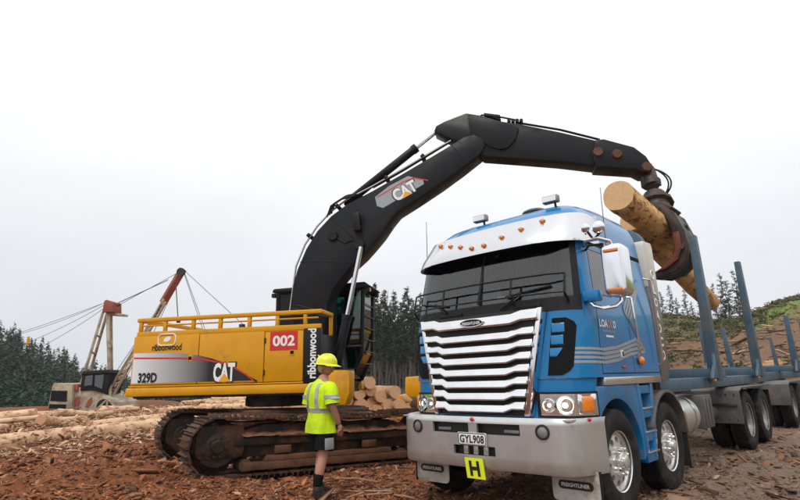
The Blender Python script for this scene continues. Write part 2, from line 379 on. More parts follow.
t = gm.node_tree; pb = t.nodes['Principled BSDF']; at = [n for n in t.nodes if n.type == 'ATTRIBUTE'][0]
tcg = t.nodes.new('ShaderNodeTexCoord'); n1_ = t.nodes.new('ShaderNodeTexNoise'); n1_.inputs['Scale'].default_value = 9; n1_.inputs['Detail'].default_value = 10; n1_.inputs['Roughness'].default_value = .75
t.links.new(tcg.outputs['Object'], n1_.inputs['Vector'])
rpg = t.nodes.new('ShaderNodeMapRange'); rpg.inputs[1].default_value = .3; rpg.inputs[2].default_value = .72; rpg.inputs[3].default_value = .35; rpg.inputs[4].default_value = 1.75
t.links.new(n1_.outputs[0], rpg.inputs[0])
mg = t.nodes.new('ShaderNodeMix'); mg.data_type = 'RGBA'; mg.blend_type = 'MULTIPLY'; mg.inputs[0].default_value = 1
t.links.new(at.outputs['Color'], mg.inputs[6]); t.links.new(rpg.outputs[0], mg.inputs[7]); t.links.new(mg.outputs[2], pb.inputs['Base Color'])
ground = np_mesh('ground', np.c_[XX.ravel(), YY.ravel(), ZZ.ravel()], FQ, gm, tint=T.reshape(-1, 3), smooth=True)
tag(ground, kind='structure')

# ------------------------------------------------------------------ bark, chips, sticks: uncountable litter
def litter(name, X, Y, Z, L, Wd, Th, yaw, pitch, bend, col, label, m, ns=3):
    n = len(X); st = np.linspace(-.5, .5, ns); V = np.zeros((n, ns, 4, 3))
    cy, sy, cp, sp = np.cos(yaw), np.sin(yaw), np.cos(pitch), np.sin(pitch)
    roll = RNG.normal(0, .5, n)
    for k in range(ns):
        wob = RNG.uniform(.45, 1.1, n); sh = RNG.normal(0, .10, n)*L
        for q, (a, b) in enumerate(((-.5, -.5), (.5, -.5), (.5, .5), (-.5, .5))):
            lx = st[k]*L+(RNG.normal(0, .06, n)*L); ly = a*Wd*wob+sh; lz = b*Th+(bend*L if 0 < k < ns-1 else 0)+a*Wd*wob*roll
            px = lx*cp-lz*sp; pz = lx*sp+lz*cp
            V[:, k, q, 0] = X+px*cy-ly*sy; V[:, k, q, 1] = Y+px*sy+ly*cy; V[:, k, q, 2] = Z+pz
    base = (np.arange(n)*4*ns)[:, None]; e = 4*(ns-1)
    loc = [(k*4+q, k*4+(q+1) % 4, (k+1)*4+(q+1) % 4, (k+1)*4+q) for k in range(ns-1) for q in range(4)]+[(3, 2, 1, 0), (e, e+1, e+2, e+3)]
    Fa = np.concatenate([base+np.array(f)[None] for f in loc], 0)
    o = np_mesh(name, V.reshape(-1, 3), Fa, m, tint=np.repeat(col, 4*ns, 0)); tag(o, label, 'debris', kind='stuff'); return o
chipm = attr_mat('bark_chip', .85, .3, 60)
def pick(pal, n, jit=.25):
    p = np.array(pal)[RNG.integers(0, len(pal), n)]; return np.clip(p*RNG.uniform(1-jit, 1+jit, (n, 1)), 0.005, .9)
def scatter(n, r0, r1, a0, a1):
    a = np.radians(RNG.uniform(a0, a1, n)); r = 1/RNG.uniform(1/r1, 1/r0, n); return r*np.sin(a), r*np.cos(a), r
X, Y, r = scatter(130000, 3.4, 26, -45, 47)
left = sstep((.25+.1*Y-X)/2.0) > RNG.uniform(0, 1, len(X))
keep = (left | (RNG.uniform(0, 1, len(X)) < .36)); X, Y, r, left = X[keep], Y[keep], r[keep], left[keep]; n = len(X)
clump = np.array([mnoise.noise((x*.8, y*.8, 5)) for x, y in zip(X, Y)])
keep = (clump+RNG.uniform(-.5, .5, n)) > -.42; X, Y, r, left = X[keep], Y[keep], r[keep], left[keep]; n = len(X)
L = RNG.gamma(1.3, .023, n)+.014; L = L*np.where(r > 10, 1.6, 1)*np.where(left, 1, .95)
palL = [(.30, .10, .036), (.42, .16, .062), (.18, .058, .024), (.25, .082, .03), (.24, .10, .045), (.30, .14, .07), (.10, .04, .022), (.10, .038, .018), (.40, .24, .15)]
palR = [(.21, .125, .08), (.28, .14, .075), (.12, .08, .055), (.23, .11, .06), (.36, .24, .16), (.17, .12, .09)]
C = np.where(left[:, None], pick(palL, n), pick(palR, n))
litter('bark_litter', X, Y, gz(X, Y)+L*.25*RNG.uniform(-.2, 1, n), L, L*RNG.uniform(.16, .7, n), .003+L*.09, RNG.uniform(0, 6.3, n), RNG.normal(0, .4, n), RNG.normal(.03, .06, n), C,
       'reddish brown bark chips and shreds strewn over the ground', chipm, 2)
X, Y, r = scatter(900, 4, 24, -46, 48); n = len(X); L = RNG.gamma(2, .10, n)+.10
lf = X < .1*Y; k2 = lf | (RNG.uniform(0, 1, n) < .35); X, Y, L, lf = X[k2], Y[k2], L[k2], lf[k2]; n = len(X)
litter('splinters', X, Y, gz(X, Y)+.02, L, L*RNG.uniform(.03, .10, n), .008+L*.02, RNG.uniform(0, 6.3, n), RNG.normal(0, .14, n), RNG.normal(.02, .04, n), pick([(.34, .18, .10), (.26, .12, .06), (.20, .08, .04), (.46, .32, .21), (.16, .07, .04), (.12, .05, .03)], n),
       'long pale splinters and broken branches lying among the bark', chipm)
# slash on the far cut-over hillside
a = np.radians(RNG.uniform(22, 46, 1500)); r = RNG.uniform(26, 68, 1500); X, Y = r*np.sin(a), r*np.cos(a); n = len(X); L = RNG.gamma(1.5, .40, n)+.25
litter('hillside_slash', X, Y, gz(X, Y)+.08, L, .03+L*.035, .03+L*.025, RNG.uniform(0, 6.3, n), RNG.normal(0, .2, n), RNG.normal(0, .05, n), pick([(.20, .12, .075), (.30, .20, .13), (.13, .08, .05), (.40, .29, .20), (.09, .07, .05)], n),
       'branches and slash scattered on the cut-over hillside', chipm)
# low scrub on the hillside
def scrub(n, a0, a1, r0, r1, pal, name, label, size):
    a = np.radians(RNG.uniform(a0, a1, n)); r = RNG.uniform(r0, r1, n); X, Y = r*np.sin(a), r*np.cos(a)
    g = np.array([mnoise.fractal((x*.07, y*.07, 1.7), .8, 2, 4) for x, y in zip(X, Y)]); k = g+RNG.uniform(-.25, .25, n) > .02
    X, Y = X[k], Y[k]; n = len(X); s = RNG.uniform(.5, 1.3, n)*size
    q = 26; P = np.c_[X, Y, gz(X, Y)][:, None]+RNG.normal(0, 1, (n, q, 3))*np.array([.5, .5, .3])*s[:, None, None]+np.array([0, 0, .3])*s[:, None, None]
    D1 = RNG.normal(0, 1, (n, q, 3)); D2 = RNG.normal(0, 1, (n, q, 3)); w = .2*s[:, None, None]
    V = np.stack([P-D1*w, P+D2*w*.6, P+D1*w, P-D2*w*.6], 2).reshape(-1, 3)
    o = np_mesh(name, V, np.arange(len(V)).reshape(-1, 4), M_leaf, tint=np.repeat(pick(pal, n*q, .4), 4, 0)); tag(o, label, 'scrub', kind='stuff')
M_leaf = attr_mat('foliage', .75, 0, 1)
scrub(2400, 22, 46, 38, 66, [(.085, .11, .035), (.10, .12, .045), (.12, .10, .05)], 'hillside_scrub', 'low olive scrub growing over the cut hillside', .34)

# ------------------------------------------------------------------ trees
def pine(h, base, rad, nb, seed, dense=1.0, tsize=.42, col=(.022, .040, .018), dead=0):
    g = np.random.default_rng(seed); mb = MB()
    path = [(g.normal(0, .06)*k, g.normal(0, .06)*k, h*k/8) for k in range(9)]
    tr = h*.011+.06; mb.tube(path, [tr*(1-.9*k/8) for k in range(9)], 7)
    pts = []; tcol = []
    for b in range(nb):
        f = (b+g.uniform(0, 1))/nb; z = h*(base+(1-base)*f)
        if dead and g.uniform() < dead and f < .4: pass
        prof = (1-f)**.75*.95+.05; prof *= .55+.45*min(1, f*6) if base < .2 else .45+.55*min(1, f*4)
        ln = rad*prof*g.uniform(.55, 1.15); az = g.uniform(0, 6.283); rise = g.uniform(.05, .45)
        d = np.array([math.cos(az), math.sin(az), 0])
        tip = d*ln+np.array([0, 0, z+ln*rise]); mb.tube([(0, 0, z), tuple(tip*.55+np.array([0, 0, z*.45-ln*.06])), tuple(tip)], [.03+tr*.12, .025, .01], 4, False)
        m = max(6, int(dense*ln*20)); s = g.uniform(.25, 1.05, m)
        P = np.array([0, 0, z])+(tip-np.array([0, 0, z]))*s[:, None]+g.normal(0, 1, (m, 3))*np.array([.22, .22, .13])*(.5+ln*.3)
        pts.append(P); tcol.append(np.tile(g.uniform(.65, 1.4), m))
    for q in range(int(6*dense)): pts.append(np.array([[g.normal(0, .12), g.normal(0, .12), h*(1+g.uniform(-.05, .015))]])); tcol.append(np.array([1.]))
    if dead:
        for b in range(26):
            z = h*g.uniform(.12, base+.1); az = g.uniform(0, 6.28); l = g.uniform(.4, 1.5)
            mb.tube([(0, 0, z), (math.cos(az)*l, math.sin(az)*l, z+g.uniform(-.3, .3)*l)], [.03, .012], 4, False)
    P = np.concatenate(pts); k = np.concatenate(tcol); n = len(P)
    d1 = g.normal(0, 1, (n, 3)); d1[:, 2] = d1[:, 2]*.7+.35; d1 /= np.linalg.norm(d1, axis=1)[:, None]
    d2 = np.cross(d1, g.normal(0, 1, (n, 3))); d2 /= np.linalg.norm(d2, axis=1)[:, None]+1e-6
    s = g.uniform(.6, 1.3, n)[:, None]*tsize
    V = np.stack([P-d1*s*.6, P+d2*s*.13, P+d1*s, P-d2*s*.13], 1).reshape(-1, 3)
    C = np.clip(np.array(col)*k[:, None]*g.uniform(.7, 1.3, (n, 1)), .004, 1)
    return mb, V, np.repeat(C, 4, 0)
bark_t = mat('pine_bark', (.085, .06, .045), .9, 0, (.14, .11, .09), 3, bump=.5, bscale=8)
protos = {}
def proto(key, *a, **k):
    mb, V, C = pine(*a, **k); t = mb.build('trunk', bark_t); c = np_mesh('crown', V, np.arange(len(V)).reshape(-1, 4), M_leaf, tint=C)
    protos[key] = (t.data, c.data); bpy.data.objects.remove(t); bpy.data.objects.remove(c)
for i in range(4): proto('stand%d' % i, 17, .30, 2.2, 70, 40+i, 1.15, .50, (.036, .054, .030), dead=.3)
for i in range(3): proto('open%d' % i, 12, .16, 2.1, 46, 60+i, .95, .42, (.045, .060, .042), dead=.15)
def tree(x, y, h, kind, label, group):
    t, c = protos[kind]; hh = 17 if kind.startswith('stand') else 12
    e = empty('pine_tree', (x, y, float(gz(x, y))-.1), random.uniform(0, 6.28)); s = h/hh; e.scale = (s*random.uniform(.9, 1.15),)*2+(s,)
    link('trunk', t, None, e); link('crown', c, None, e); tag(e, label, 'pine tree', group)
def tree_px(px, top, Y, kind, label, group):
    p = at_depth(px, top, Y); tree(p.x, p.y, p.z-float(gz(p.x, p.y))+.1, kind, label, group)
MIDL = 'tall dark pine with bare lower trunk in the stand between excavator and truck cab'
for i, (px, top, Y) in enumerate(((342, 300, 62), (350, 312, 78), (357, 296, 66), (366, 303, 84), (374, 284, 60), (381, 297, 72), (388, 306, 88), (394, 292, 66), (401, 303, 76), (407, 288, 62), (413, 300, 70), (420, 294, 64), (428, 300, 74), (330, 306, 70), (362, 318, 100), (398, 316, 104), (436, 306, 80), (322, 312, 82), (347, 304, 70), (354, 306, 92), (370, 295, 74), (378, 305, 96), (385, 290, 68), (391, 303, 80), (404, 297, 86), (411, 308, 92), (417, 305, 84), (336, 303, 76))):
    tree_px(px, top, Y, 'stand%d' % (i % 4), MIDL, 'pines between excavator and truck')
RL = 'thin grey-green pine on the skyline behind the trailer stakes'
for i, (px, top, Y) in enumerate(((660, 292, 70), (668, 286, 66), (676, 298, 74), (683, 290, 68), (691, 302, 72), (703, 297, 70), (712, 284, 64), (719, 274, 60), (725, 281, 66), (732, 271, 60), (738, 286, 68), (655, 300, 76), (698, 288, 78), (646, 294, 70))):
    p = at_depth(px, top, Y); tree_px(px, top, Y, 'open%d' % (i % 3), RL, 'pines on the right skyline')
# the far wooded ridge on the left: one mass of conifers
fr = []
for i in range(6):
    g = np.random.default_rng(100+i); n = 190; f = g.uniform(0, 1, n)**.8; a = g.uniform(0, 6.283, n); rad = (1-f)*3.0*g.uniform(.45, 1.1, n)+.1
    P = np.c_[np.cos(a)*rad, np.sin(a)*rad, f*FOREST_H+g.normal(0, .25, n)]; d = np.c_[np.cos(a), np.sin(a), g.normal(-.25, .35, n)]; w = np.c_[-np.sin(a), np.cos(a), g.normal(0, .2, n)]
    s = (.38+1.1*(1-f)*g.uniform(.5, 1.3, n))[:, None]
    V = np.stack([P-d*s*.6, P+w*s*.55, P+d*s, P-w*s*.55], 1); C = np.clip(np.array([.026, .054, .024])*g.uniform(.55, 1.6, (n, 1)), .003, 1)
    fr.append((V, np.repeat(C[:, None], 4, 1)))
N_T = 1900; a = np.radians(RNG.uniform(-56, -3, N_T)); r = RNG.uniform(100, 225, N_T); Vs = []; Cs = []
for k in range(N_T):
    V, C = fr[k % 6]; x, y = r[k]*math.sin(a[k]), r[k]*math.cos(a[k]); s = RNG.uniform(.55, 1.12); th = RNG.uniform(0, 6.28); c, q = math.cos(th), math.sin(th)
    Vr = V*s; Vs.append(np.stack([Vr[..., 0]*c-Vr[..., 1]*q+x, Vr[..., 0]*q+Vr[..., 1]*c+y, Vr[..., 2]+float(gz(x, y))], -1)); Cs.append(C*RNG.uniform(.75, 1.25))
for k in range(330):      # the wood goes on behind the pine stand
    ak, rk = math.radians(RNG.uniform(-9, 9)), RNG.uniform(108, 165); V, C = fr[k % 6]; x, y = rk*math.sin(ak), rk*math.cos(ak); s = RNG.uniform(.5, .95); Vr = V*s
    Vs.append(np.stack([Vr[..., 0]+x, Vr[..., 1]+y, Vr[..., 2]+float(gz(x, y))], -1)); Cs.append(C*RNG.uniform(.75, 1.25))
V = np.concatenate(Vs).reshape(-1, 3); C = np.concatenate(Cs).reshape(-1, 3)
tag(np_mesh('forest', V, np.arange(len(V)).reshape(-1, 4), M_leaf, tint=C), 'dark conifer forest covering the far ridge', 'forest', kind='stuff')

# ------------------------------------------------------------------ logs
def log_mats(tag_, side, side2, bark, bark_amt, end):
    s = mat('log_side_'+tag_, side, .8, 0, side2, 5, stretch=(1, 1, .55), bump=1.0, bscale=16, dirt=bark, dirt_amt=bark_amt, dscale=9, dsharp=.35, rand=.15)
    m = mat('log_end_'+tag_, end, .8, 0, tuple(c*.86 for c in end), 18, bump=.15, bscale=40, rand=.12)
    t = m.node_tree; b = t.nodes['Principled BSDF']; src = b.inputs['Base Color'].links[0].from_socket
    tcn = t.nodes.new('ShaderNodeTexCoord'); sp = t.nodes.new('ShaderNodeSeparateXYZ'); t.links.new(tcn.outputs['Object'], sp.inputs[0])
    cmb = t.nodes.new('ShaderNodeCombineXYZ'); t.links.new(sp.outputs[0], cmb.inputs[0]); t.links.new(sp.outputs[1], cmb.inputs[1])
    wv = t.nodes.new('ShaderNodeTexWave'); wv.wave_type = 'RINGS'; wv.rings_direction = 'Z'; wv.inputs['Scale'].default_value = 14; wv.inputs['Distortion'].default_value = 3.5; wv.inputs['Detail'].default_value = 3
    t.links.new(cmb.outputs[0], wv.inputs['Vector'])
    mr = t.nodes.new('ShaderNodeMapRange'); mr.inputs[3].default_value = .90; mr.inputs[4].default_value = 1.03; t.links.new(wv.outputs[1], mr.inputs[0])
    mxn = t.nodes.new('ShaderNodeMix'); mxn.data_type = 'RGBA'; mxn.blend_type = 'MULTIPLY'; mxn.inputs[0].default_value = 1
    t.links.new(src, mxn.inputs[6]); t.links.new(mr.outputs[0], mxn.inputs[7]); t.links.new(mxn.outputs[2], b.inputs['Base Color'])
    return s, m
LM = dict(held=log_mats('held', (.72, .43, .18), (.52, .27, .10), (.22, .10, .04), .42, (.66, .41, .20)),
          stack=log_mats('stack', (.55, .32, .17), (.40, .21, .11), (.20, .10, .05), .25, (.78, .47, .26)),
          pile=log_mats('pile', (.68, .47, .30), (.48, .29, .16), (.24, .11, .05), .40, (.62, .34, .21)),
          far=log_mats('far', (.42, .24, .13), (.30, .16, .09), (.18, .09, .05), .2, (.5, .32, .2)))
def log(p0, p1, r0, r1, kind, label, group=None, name='log', n=18, seed=None):
    p0, p1 = Vector(p0), Vector(p1); ln = (p1-p0).length; sd = random.random()*50; segs = max(8, int(ln/.12)); mb = []
    me = bpy.data.meshes.new(name); vs = []; fs = []
    for i in range(segs+1):
        t = i/segs; rr = lerp(r0, r1, t); bx = .03*math.sin(t*3+sd); knot = 0
        for k in range(n):
            a = 2*math.pi*k/n; w = 1+.07*mnoise.noise((math.cos(a)*1.5, math.sin(a)*1.5, t*ln*1.2+sd))+.06*mnoise.noise((math.cos(a)*4, math.sin(a)*4, t*ln*4+sd))*(0 if i in (0, segs) else 1)
            vs.append((math.cos(a)*rr*w+bx, math.sin(a)*rr*w, t*ln))
    for i in range(segs):
        for k in range(n): fs.append((i*n+k, i*n+(k+1) % n, (i+1)*n+(k+1) % n, (i+1)*n+k))
    fs += [tuple(range(n-1, -1, -1)), tuple(range(segs*n, segs*n+n))]
    me.from_pydata(vs, [], fs); me.materials.append(LM[kind][0]); me.materials.append(LM[kind][1])
    for p in me.polygons:
        p.use_smooth = len(p.vertices) == 4
        if len(p.vertices) > 4: p.material_index = 1
    me.update()
    o = bpy.data.objects.new(name, me); COL.objects.link(o); o.location = p0
    o.rotation_mode = 'QUATERNION'; o.rotation_quaternion = (p1-p0).to_track_quat('Z', 'Y')
    return tag(o, label, 'log', group)
# left pile, lying along the edge of the landing
A, B = Vector((-9.6, 12.0, 0)), Vector((-5.4, 23.0, 0)); dv = (B-A).normalized(); sdv = Vector((-dv.y, dv.x, 0))
plog = [(0, 0, 0, 6.8, .26), (.5, -.05, 3.5, 10.5, .23), (.54, -.04, -3, 3.2, .25), (1.05, -.02, -2, 7.6, .25), (1.55, -.0, 0, 10, .26), (2.05, -.02, -2, 7, .25), (.30, .34, 3.2, 8.6, .18), (1.3, .32, -2, 4, .20), (1.8, .30, 1, 7, .20), (2.6, .1, 1, 11, .26), (.1, -.08, 7.2, 12.5, .22), (.8, .32, 6, 11, .18), (2.3, .28, -1, 5, .2), (2.3, .28, 5.5, 11, .2)]
for i, (s, z, t0, t1, rr) in enumerate(plog):
    yw = random.uniform(-.15, .15); p0 = A+sdv*s+dv*t0; p1 = A+sdv*(s+yw)+dv*t1
    p0.z = float(gz(p0.x, p0.y))+rr*.8+z; p1.z = float(gz(p1.x, p1.y))+rr*.72+z
    log(p0, p1, rr, rr*.86, 'pile', 'pale stripped log lying in the rough pile in front of the yarder', 'logs of the pile in front of the yarder')
for i in range(26):
    t0 = random.uniform(-2.5, 12); s0 = random.uniform(-.2, 2.7); rr = random.uniform(.07, .13); ln = random.uniform(.6, 1.9); an = random.gauss(0, .55); c = A+sdv*s0+dv*t0; d = (dv*math.cos(an)+sdv*math.sin(an)+Vector((0, 0, random.gauss(0, .07)))).normalized()
    c.z = float(gz(c.x, c.y))+interp(s0, [-.2, .0, .5, 1.2, 2.0, 2.7], [.22, .52, .56, .60, .66, .64])+random.uniform(-.03, .08)
    log(c-d*ln/2, c+d*ln/2, rr, rr*.8, 'pile', 'short broken length of pale log lying crosswise on the rough pile by the yarder', 'broken lengths on the log pile', n=12)
# shreds on the pile
n = 11000; s = RNG.uniform(-1.6, 3.1, n); tt = RNG.uniform(-2, 12.5, n); X = A.x+sdv.x*s+dv.x*tt; Y = A.y+sdv.y*s+dv.y*tt
zt = np.interp(s, [-1.6, -.45, .0, .4, 1.1, 2.0, 3.1], [.02, .10, .54, .64, .68, .74, .66])*(.75+.25*RNG.uniform(0, 1, n)); L = RNG.gamma(1.7, .055, n)+.04
litter('pile_shreds', X, Y, gz(X, Y)+zt*RNG.uniform(.7, 1.02, n), L, L*RNG.uniform(.1, .3, n), .006+L*.03, RNG.uniform(0, 6.3, n), RNG.normal(0, .35, n), RNG.normal(.03, .06, n), pick([(.62, .42, .27), (.50, .29, .17), (.34, .16, .08), (.70, .52, .37), (.26, .11, .05)], n),
       'pale wood shreds and bark caught on the log pile', chipm)
# small heap behind the excavator's counterweight
for i in range(9):
    p = at_depth(200+i*5.5, 407-3.2*(i % 3), 19.5+.4*(i % 3)); q = p+Vector((random.uniform(1.6, 2.4), random.uniform(-.4, 1.2), random.uniform(-.1, .05)))
    log(p, q, .13, .11, 'pile', 'short splintered log in the heap behind the excavator tracks', 'short logs behind the excavator')
# end-on stack between excavator and truck
ends = [(118, 72, 30), (160, 70, 28), (197, 68, 31), (155, 122, 31), (210, 108, 28), (90, 155, 32), (155, 183, 32), (212, 172, 34), (252, 138, 30), (328, 114, 31), (300, 187, 36), (355, 183, 30), (243, 205, 24), (105, 210, 26), (60, 196, 26), (288, 118, 24), (30, 170, 28), (15, 210, 26), (-20, 205, 27), (195, 215, 24), (390, 205, 26), (60, 110, 26)]
for i, (a_, b_, r_) in enumerate(ends):
    Y0 = 15.2+.35*random.random(); p = at_depth(330+a_/5, 369+b_/5, Y0); rr = r_/5*Y0/FPX*.96
    q = p+Vector((-1.5+random.uniform(-.15, .15), 3.2, random.uniform(-.08, .05)))
    log(p, q, rr, rr*.92, 'stack', 'log with pinkish sawn end in the stack between excavator tracks and truck grille', 'log stack beside the truck')
# logs at the foot of the hill behind the trailer
for i, (x0, y0, x1, y1, Y0) in enumerate(((742, 373, 806, 366, 29), (744, 378, 812, 373, 28), (750, 368, 800, 363, 30), (676, 380, 720, 374, 27), (684, 378, 730, 371, 30), (775, 379, 830, 377, 27), (764, 364, 815, 358, 31))):
    log(at_depth(x0, y0, Y0), at_depth(x1, y1, Y0+1.5), .17, .14, 'far', 'slim orange-brown log lying at the hill foot beyond the trailer', 'logs at the hill foot')
for (x0, y0, x1, y1, Y0) in ((731, 361, 763, 349, 34), (650, 362, 668, 356, 33)):
    log(at_depth(x0, y0, Y0), at_depth(x1, y1, Y0+4), .13, .10, 'far', 'single pale pole lying on the brown hillside', 'poles on the hillside')

# ================================================================== the truck  (local frame: x to its outer side in view, y to its rear, z up)
YAW = R_(43.5)
truck = empty('logging_truck', (.715, 5.866, 0), -YAW)
tag(truck, 'blue cab-over logging truck with chrome grille, steel visor and upright log stakes', 'truck')
TU, TV = Vector((math.sin(YAW), math.cos(YAW), 0)), Vector((math.cos(YAW), -math.sin(YAW), 0)); TO = Vector((.715, 5.866, 0))
def tw(v, u, z): return TO+TV*v+TU*u+Vector((0, 0, z))
def hw(z): return interp(z, [1.2, 2.1, 2.95, 3.3], [1.20, 1.20, 1.125, 1.10])
def fu(z): return interp(z, [1.0, 1.37, 2.05, 2.2, 2.95, 3.3], [.30, .30, .335, .36, .55, .75])
def cdep(z): return interp(z, [1.0, 2.05, 2.9], [.36, .34, .22])
def half_front(z, off=0.0):
    # right half from the centre line to the end of the rounded corner
    h, f, c = hw(z)+off, fu(z)-off, cdep(z); cw = .34; out = []
    for v in (0, .15, .3, .45, .6, .74): out.append((v, f-.07*(1-(v/.86)**2)))
    for i in range(0, 7):
        a = R_(90*i/6); out.append((h-cw+cw*math.sin(a), f+c-c*math.cos(a)))
    return out
def shell_u(v, z, off=0.0):
    hf = half_front(z, off); return interp(abs(v), [p[0] for p in hf], [p[1] for p in hf])
def side_x(u, z, off=0.0):
    hf = half_front(z, off); us = [p[1] for p in hf]; return interp(u, us, [p[0] for p in hf])
SIDE_U = [.0, .05, .065, 1.20, 1.23, 1.60, 1.612, 2.42, 2.45]      # first three are offsets from the corner's end
def perim(z, off=0.0):
    hf = half_front(z, off); ce = hf[-1][1]; h = hw(z)+off
    right = hf+[(h, ce+SIDE_U[1]), (h, ce+SIDE_U[2])]+[(h, u) for u in SIDE_U[3:]]
    left = [(-a, b) for a, b in right[1:]][::-1]
    return left+right
NF = 13                                    # points of half_front
ZL = [1.37, 1.40, 1.412, 1.62, 1.85, 2.06, 2.215, 2.25, 2.262, 2.45, 2.62, 2.765, 2.777, 2.84, 2.90, 2.95]
rows = [[(x, y, z) for x, y in perim(z)] for z in ZL]
# roof: pulled in and rounded, higher at the back
for z, ins in ((3.03, .005), (3.12, .02), (3.21, .06), (3.285, .13), (3.335, .23), (3.36, .36), (3.37, .55)):
    rw = []
    for x, y in perim(z):
        fx = max(0, abs(x)-ins)*(1 if x > 0 else -1); fy = y
        if y < 1.0: fy = y+ins*1.5*(1-(y-.2)/.9 if y > .2 else 1)
        if y > 2.2: fy = y-ins*.55
        rw.append((fx, fy, z+(.05+.10*max(0., (z-3.0)/.37))*float(sstep((fy-.55)/1.0))))
    rows.append(rw)
nP = len(rows[0]); mid = nP//2
def sidx(j): return j-mid                  # signed index: 0 = centre, NF-1 = corner end
cells = {}
for k in range(len(rows)-1):
    zc = (rows[k][mid][2]+rows[k+1][mid][2])/2
    for j in range(nP-1):
        a = min(abs(sidx(j)), abs(sidx(j+1))); rt = sidx(j) >= 0; key = 'cab'
        # a = index of the cell's inner point:  front 0..NF-2, then corner end -> +.05 -> +.065 -> 1.20 -> 1.23 -> 1.60 -> 1.612 -> 2.42 -> 2.45
        b = a-(NF-1)
        if a <= 8 and 2.215 < zc < 2.84: key = 'windscreen'
        elif a <= 9 and 2.06 < zc < 2.90: key = 'windscreen_surround'
        elif b >= 0 and 1.40 < zc < 2.90:
            if b in (0,) : key = 'cab'
            elif b == 1 or b == 5 or zc < 1.412 or (2.84 < zc): key = 'door_seal'
            elif b in (2, 3, 4):
                key = 'door'
                if 2.25 < zc < 2.777:
                    if b == 2 and 2.262 < zc < 2.765: key = 'side_window'
                    elif b <= 3: key = 'window_frame'
        cells.setdefault((key, rt) if key in ('door', 'side_window', 'window_frame', 'door_seal') else (key, True), []).append((k, j))
doors = {}
for (key, rt), cs in sorted(cells.items(), key=lambda q: (q[0][0] != 'door', q[0][0])):
    mb = MB()
    for k, j in cs: mb.add([rows[k][j], rows[k][j+1], rows[k+1][j+1], rows[k+1][j]], [(0, 1, 2, 3)])
    mm = {'cab': 'blue', 'windscreen': 'glass', 'windscreen_surround': 'black', 'door': 'blue', 'side_window': 'sideglass', 'window_frame': 'black', 'door_seal': 'dark'}[key]
    if key == 'cab':
        mb.add(rows[-1], [tuple(range(nP))]); cab = mb.build('cab', mm, truck, smooth=40)
        mb = MB(); mb.add([(x, y, 1.37) for x, y in perim(1.37)], [tuple(range(nP))]); mb.build('floor', 'dark', cab)
        mb = MB(); q = [rows[k][-1] for k in range(len(rows))]+[rows[k][0] for k in range(len(rows)-1, -1, -1)]; mb.add(q, [tuple(range(len(q)))]); mb.build('rear_wall', 'blue', cab)
    elif key == 'door': doors[rt] = mb.build('door', mm, truck, smooth=40)
    elif key in ('side_window', 'window_frame', 'door_seal'): mb.build(key, mm, doors[rt], smooth=40)
    else: mb.build(key, mm, truck, smooth=50)
doors[True]['label'] = 'blue driver-side door with silver stripes and lettering'
# windscreen divider, interior
MB().box((0, shell_u(0, 2.53)-.004, 2.53), (.035, .02, .64), Matrix.Rotation(-math.atan2(.20, .62), 3, 'X')).build('windscreen_divider', 'black', truck, .004)
mb = MB(); mb.prism([(.42, 2.0), (.42, 2.16), (.55, 2.27), (.95, 2.24), (1.0, 2.0)], -1.02, 1.02, 'x'); mb.build('dashboard', 'dark', truck, .02)
mb = MB().box((.35, .62, 2.30), (.44, .28, .03), Matrix.Rotation(.15, 3, 'Z')); mb.build('papers', 'paper', truck)
for sx in (-.62, .62):
    mb = MB(); mb.bx(sx-.26, sx+.26, 1.35, 1.50, 1.75, 2.62); mb.bx(sx-.26, sx+.26, 1.0, 1.5, 1.6, 1.78); mb.bx(sx-.14, sx+.14, 1.38, 1.48, 2.64, 2.80); mb.build('seat', 'seat', truck, .05)
mb = MB(); mb.bx(-1.08, 1.08, 1.72, 1.76, 1.4, 3.1); mb.build('bunk_curtain', 'curtain', truck)
mb = MB(); pts = [(.62+.20*math.cos(a), .86+.10*math.sin(a), 2.32+.17*math.sin(a)) for a in [2*math.pi*i/20 for i in range(21)]]; mb.tube(pts, .016, 6, False); mb.build('steering_wheel', 'black', truck)
# ---- visor
mb = MB(); vr = []
VT = [(2.83, .17), (2.835, .172), (2.94, .14), (3.06, .095), (3.215, .055)]
def visor_pt(v, s, z, o):
    # s: -1/1 side; walks front then corner then a little along the side
    return None
def visor_row(z, o):
    hf = half_front(z, 0); ce = hf[-1][1]; h = hw(z); pr = []
    for i, (x, y) in enumerate(hf):
        t = i/(NF-1); nx = sstep((i-5)/7.0); pr.append((x+o*.38*float(nx), y-o*(1-.75*float(nx)), z))
    pr += [(h+o*.38, ce+.15, z), (h+o*.34, ce+.30, z+.03)]
    return [(-a, b, c) for a, b, c in pr[1:]][::-1]+pr
inner = [visor_row(z, o-.02) for z, o in VT]
mb.grid([visor_row(z, o) for z, o in VT])
visor = mb.build('visor', 'stainless', truck, smooth=45, solid=.012)
for i, vv in enumerate((.075, .29, .51, .74)):
    for sgn in (-1, 1):
        z = 2.935+.066*i; vv += .01; o = interp(z, [2.835, 2.94, 3.06, 3.215], [.172, .14, .095, .055]); y = shell_u(vv, z)-o
        L1 = MB().lathe([(.0, -.012), (.030, -.012), (.040, -.006), (.040, .012)], (sgn*vv, y-.008, z), (0, 1, .35), 16); bz = L1.build('marker_lamp', 'chrome', visor)
        MB().lathe([(.0, -.034), (.014, -.031), (.024, -.020), (.028, -.010)], (sgn*vv, y-.010, z), (0, 1, .35), 14).build('lamp_lens', 'amber', bz)
for sgn in (-1, 1):
    for i in range(3):
        p = visor_row(2.92+.06*i, .14-.02*i)[-3 if sgn > 0 else 2]; MB().ball((p[0], p[1], p[2]), .012, 8, 6).build('rivet', 'frame', visor)
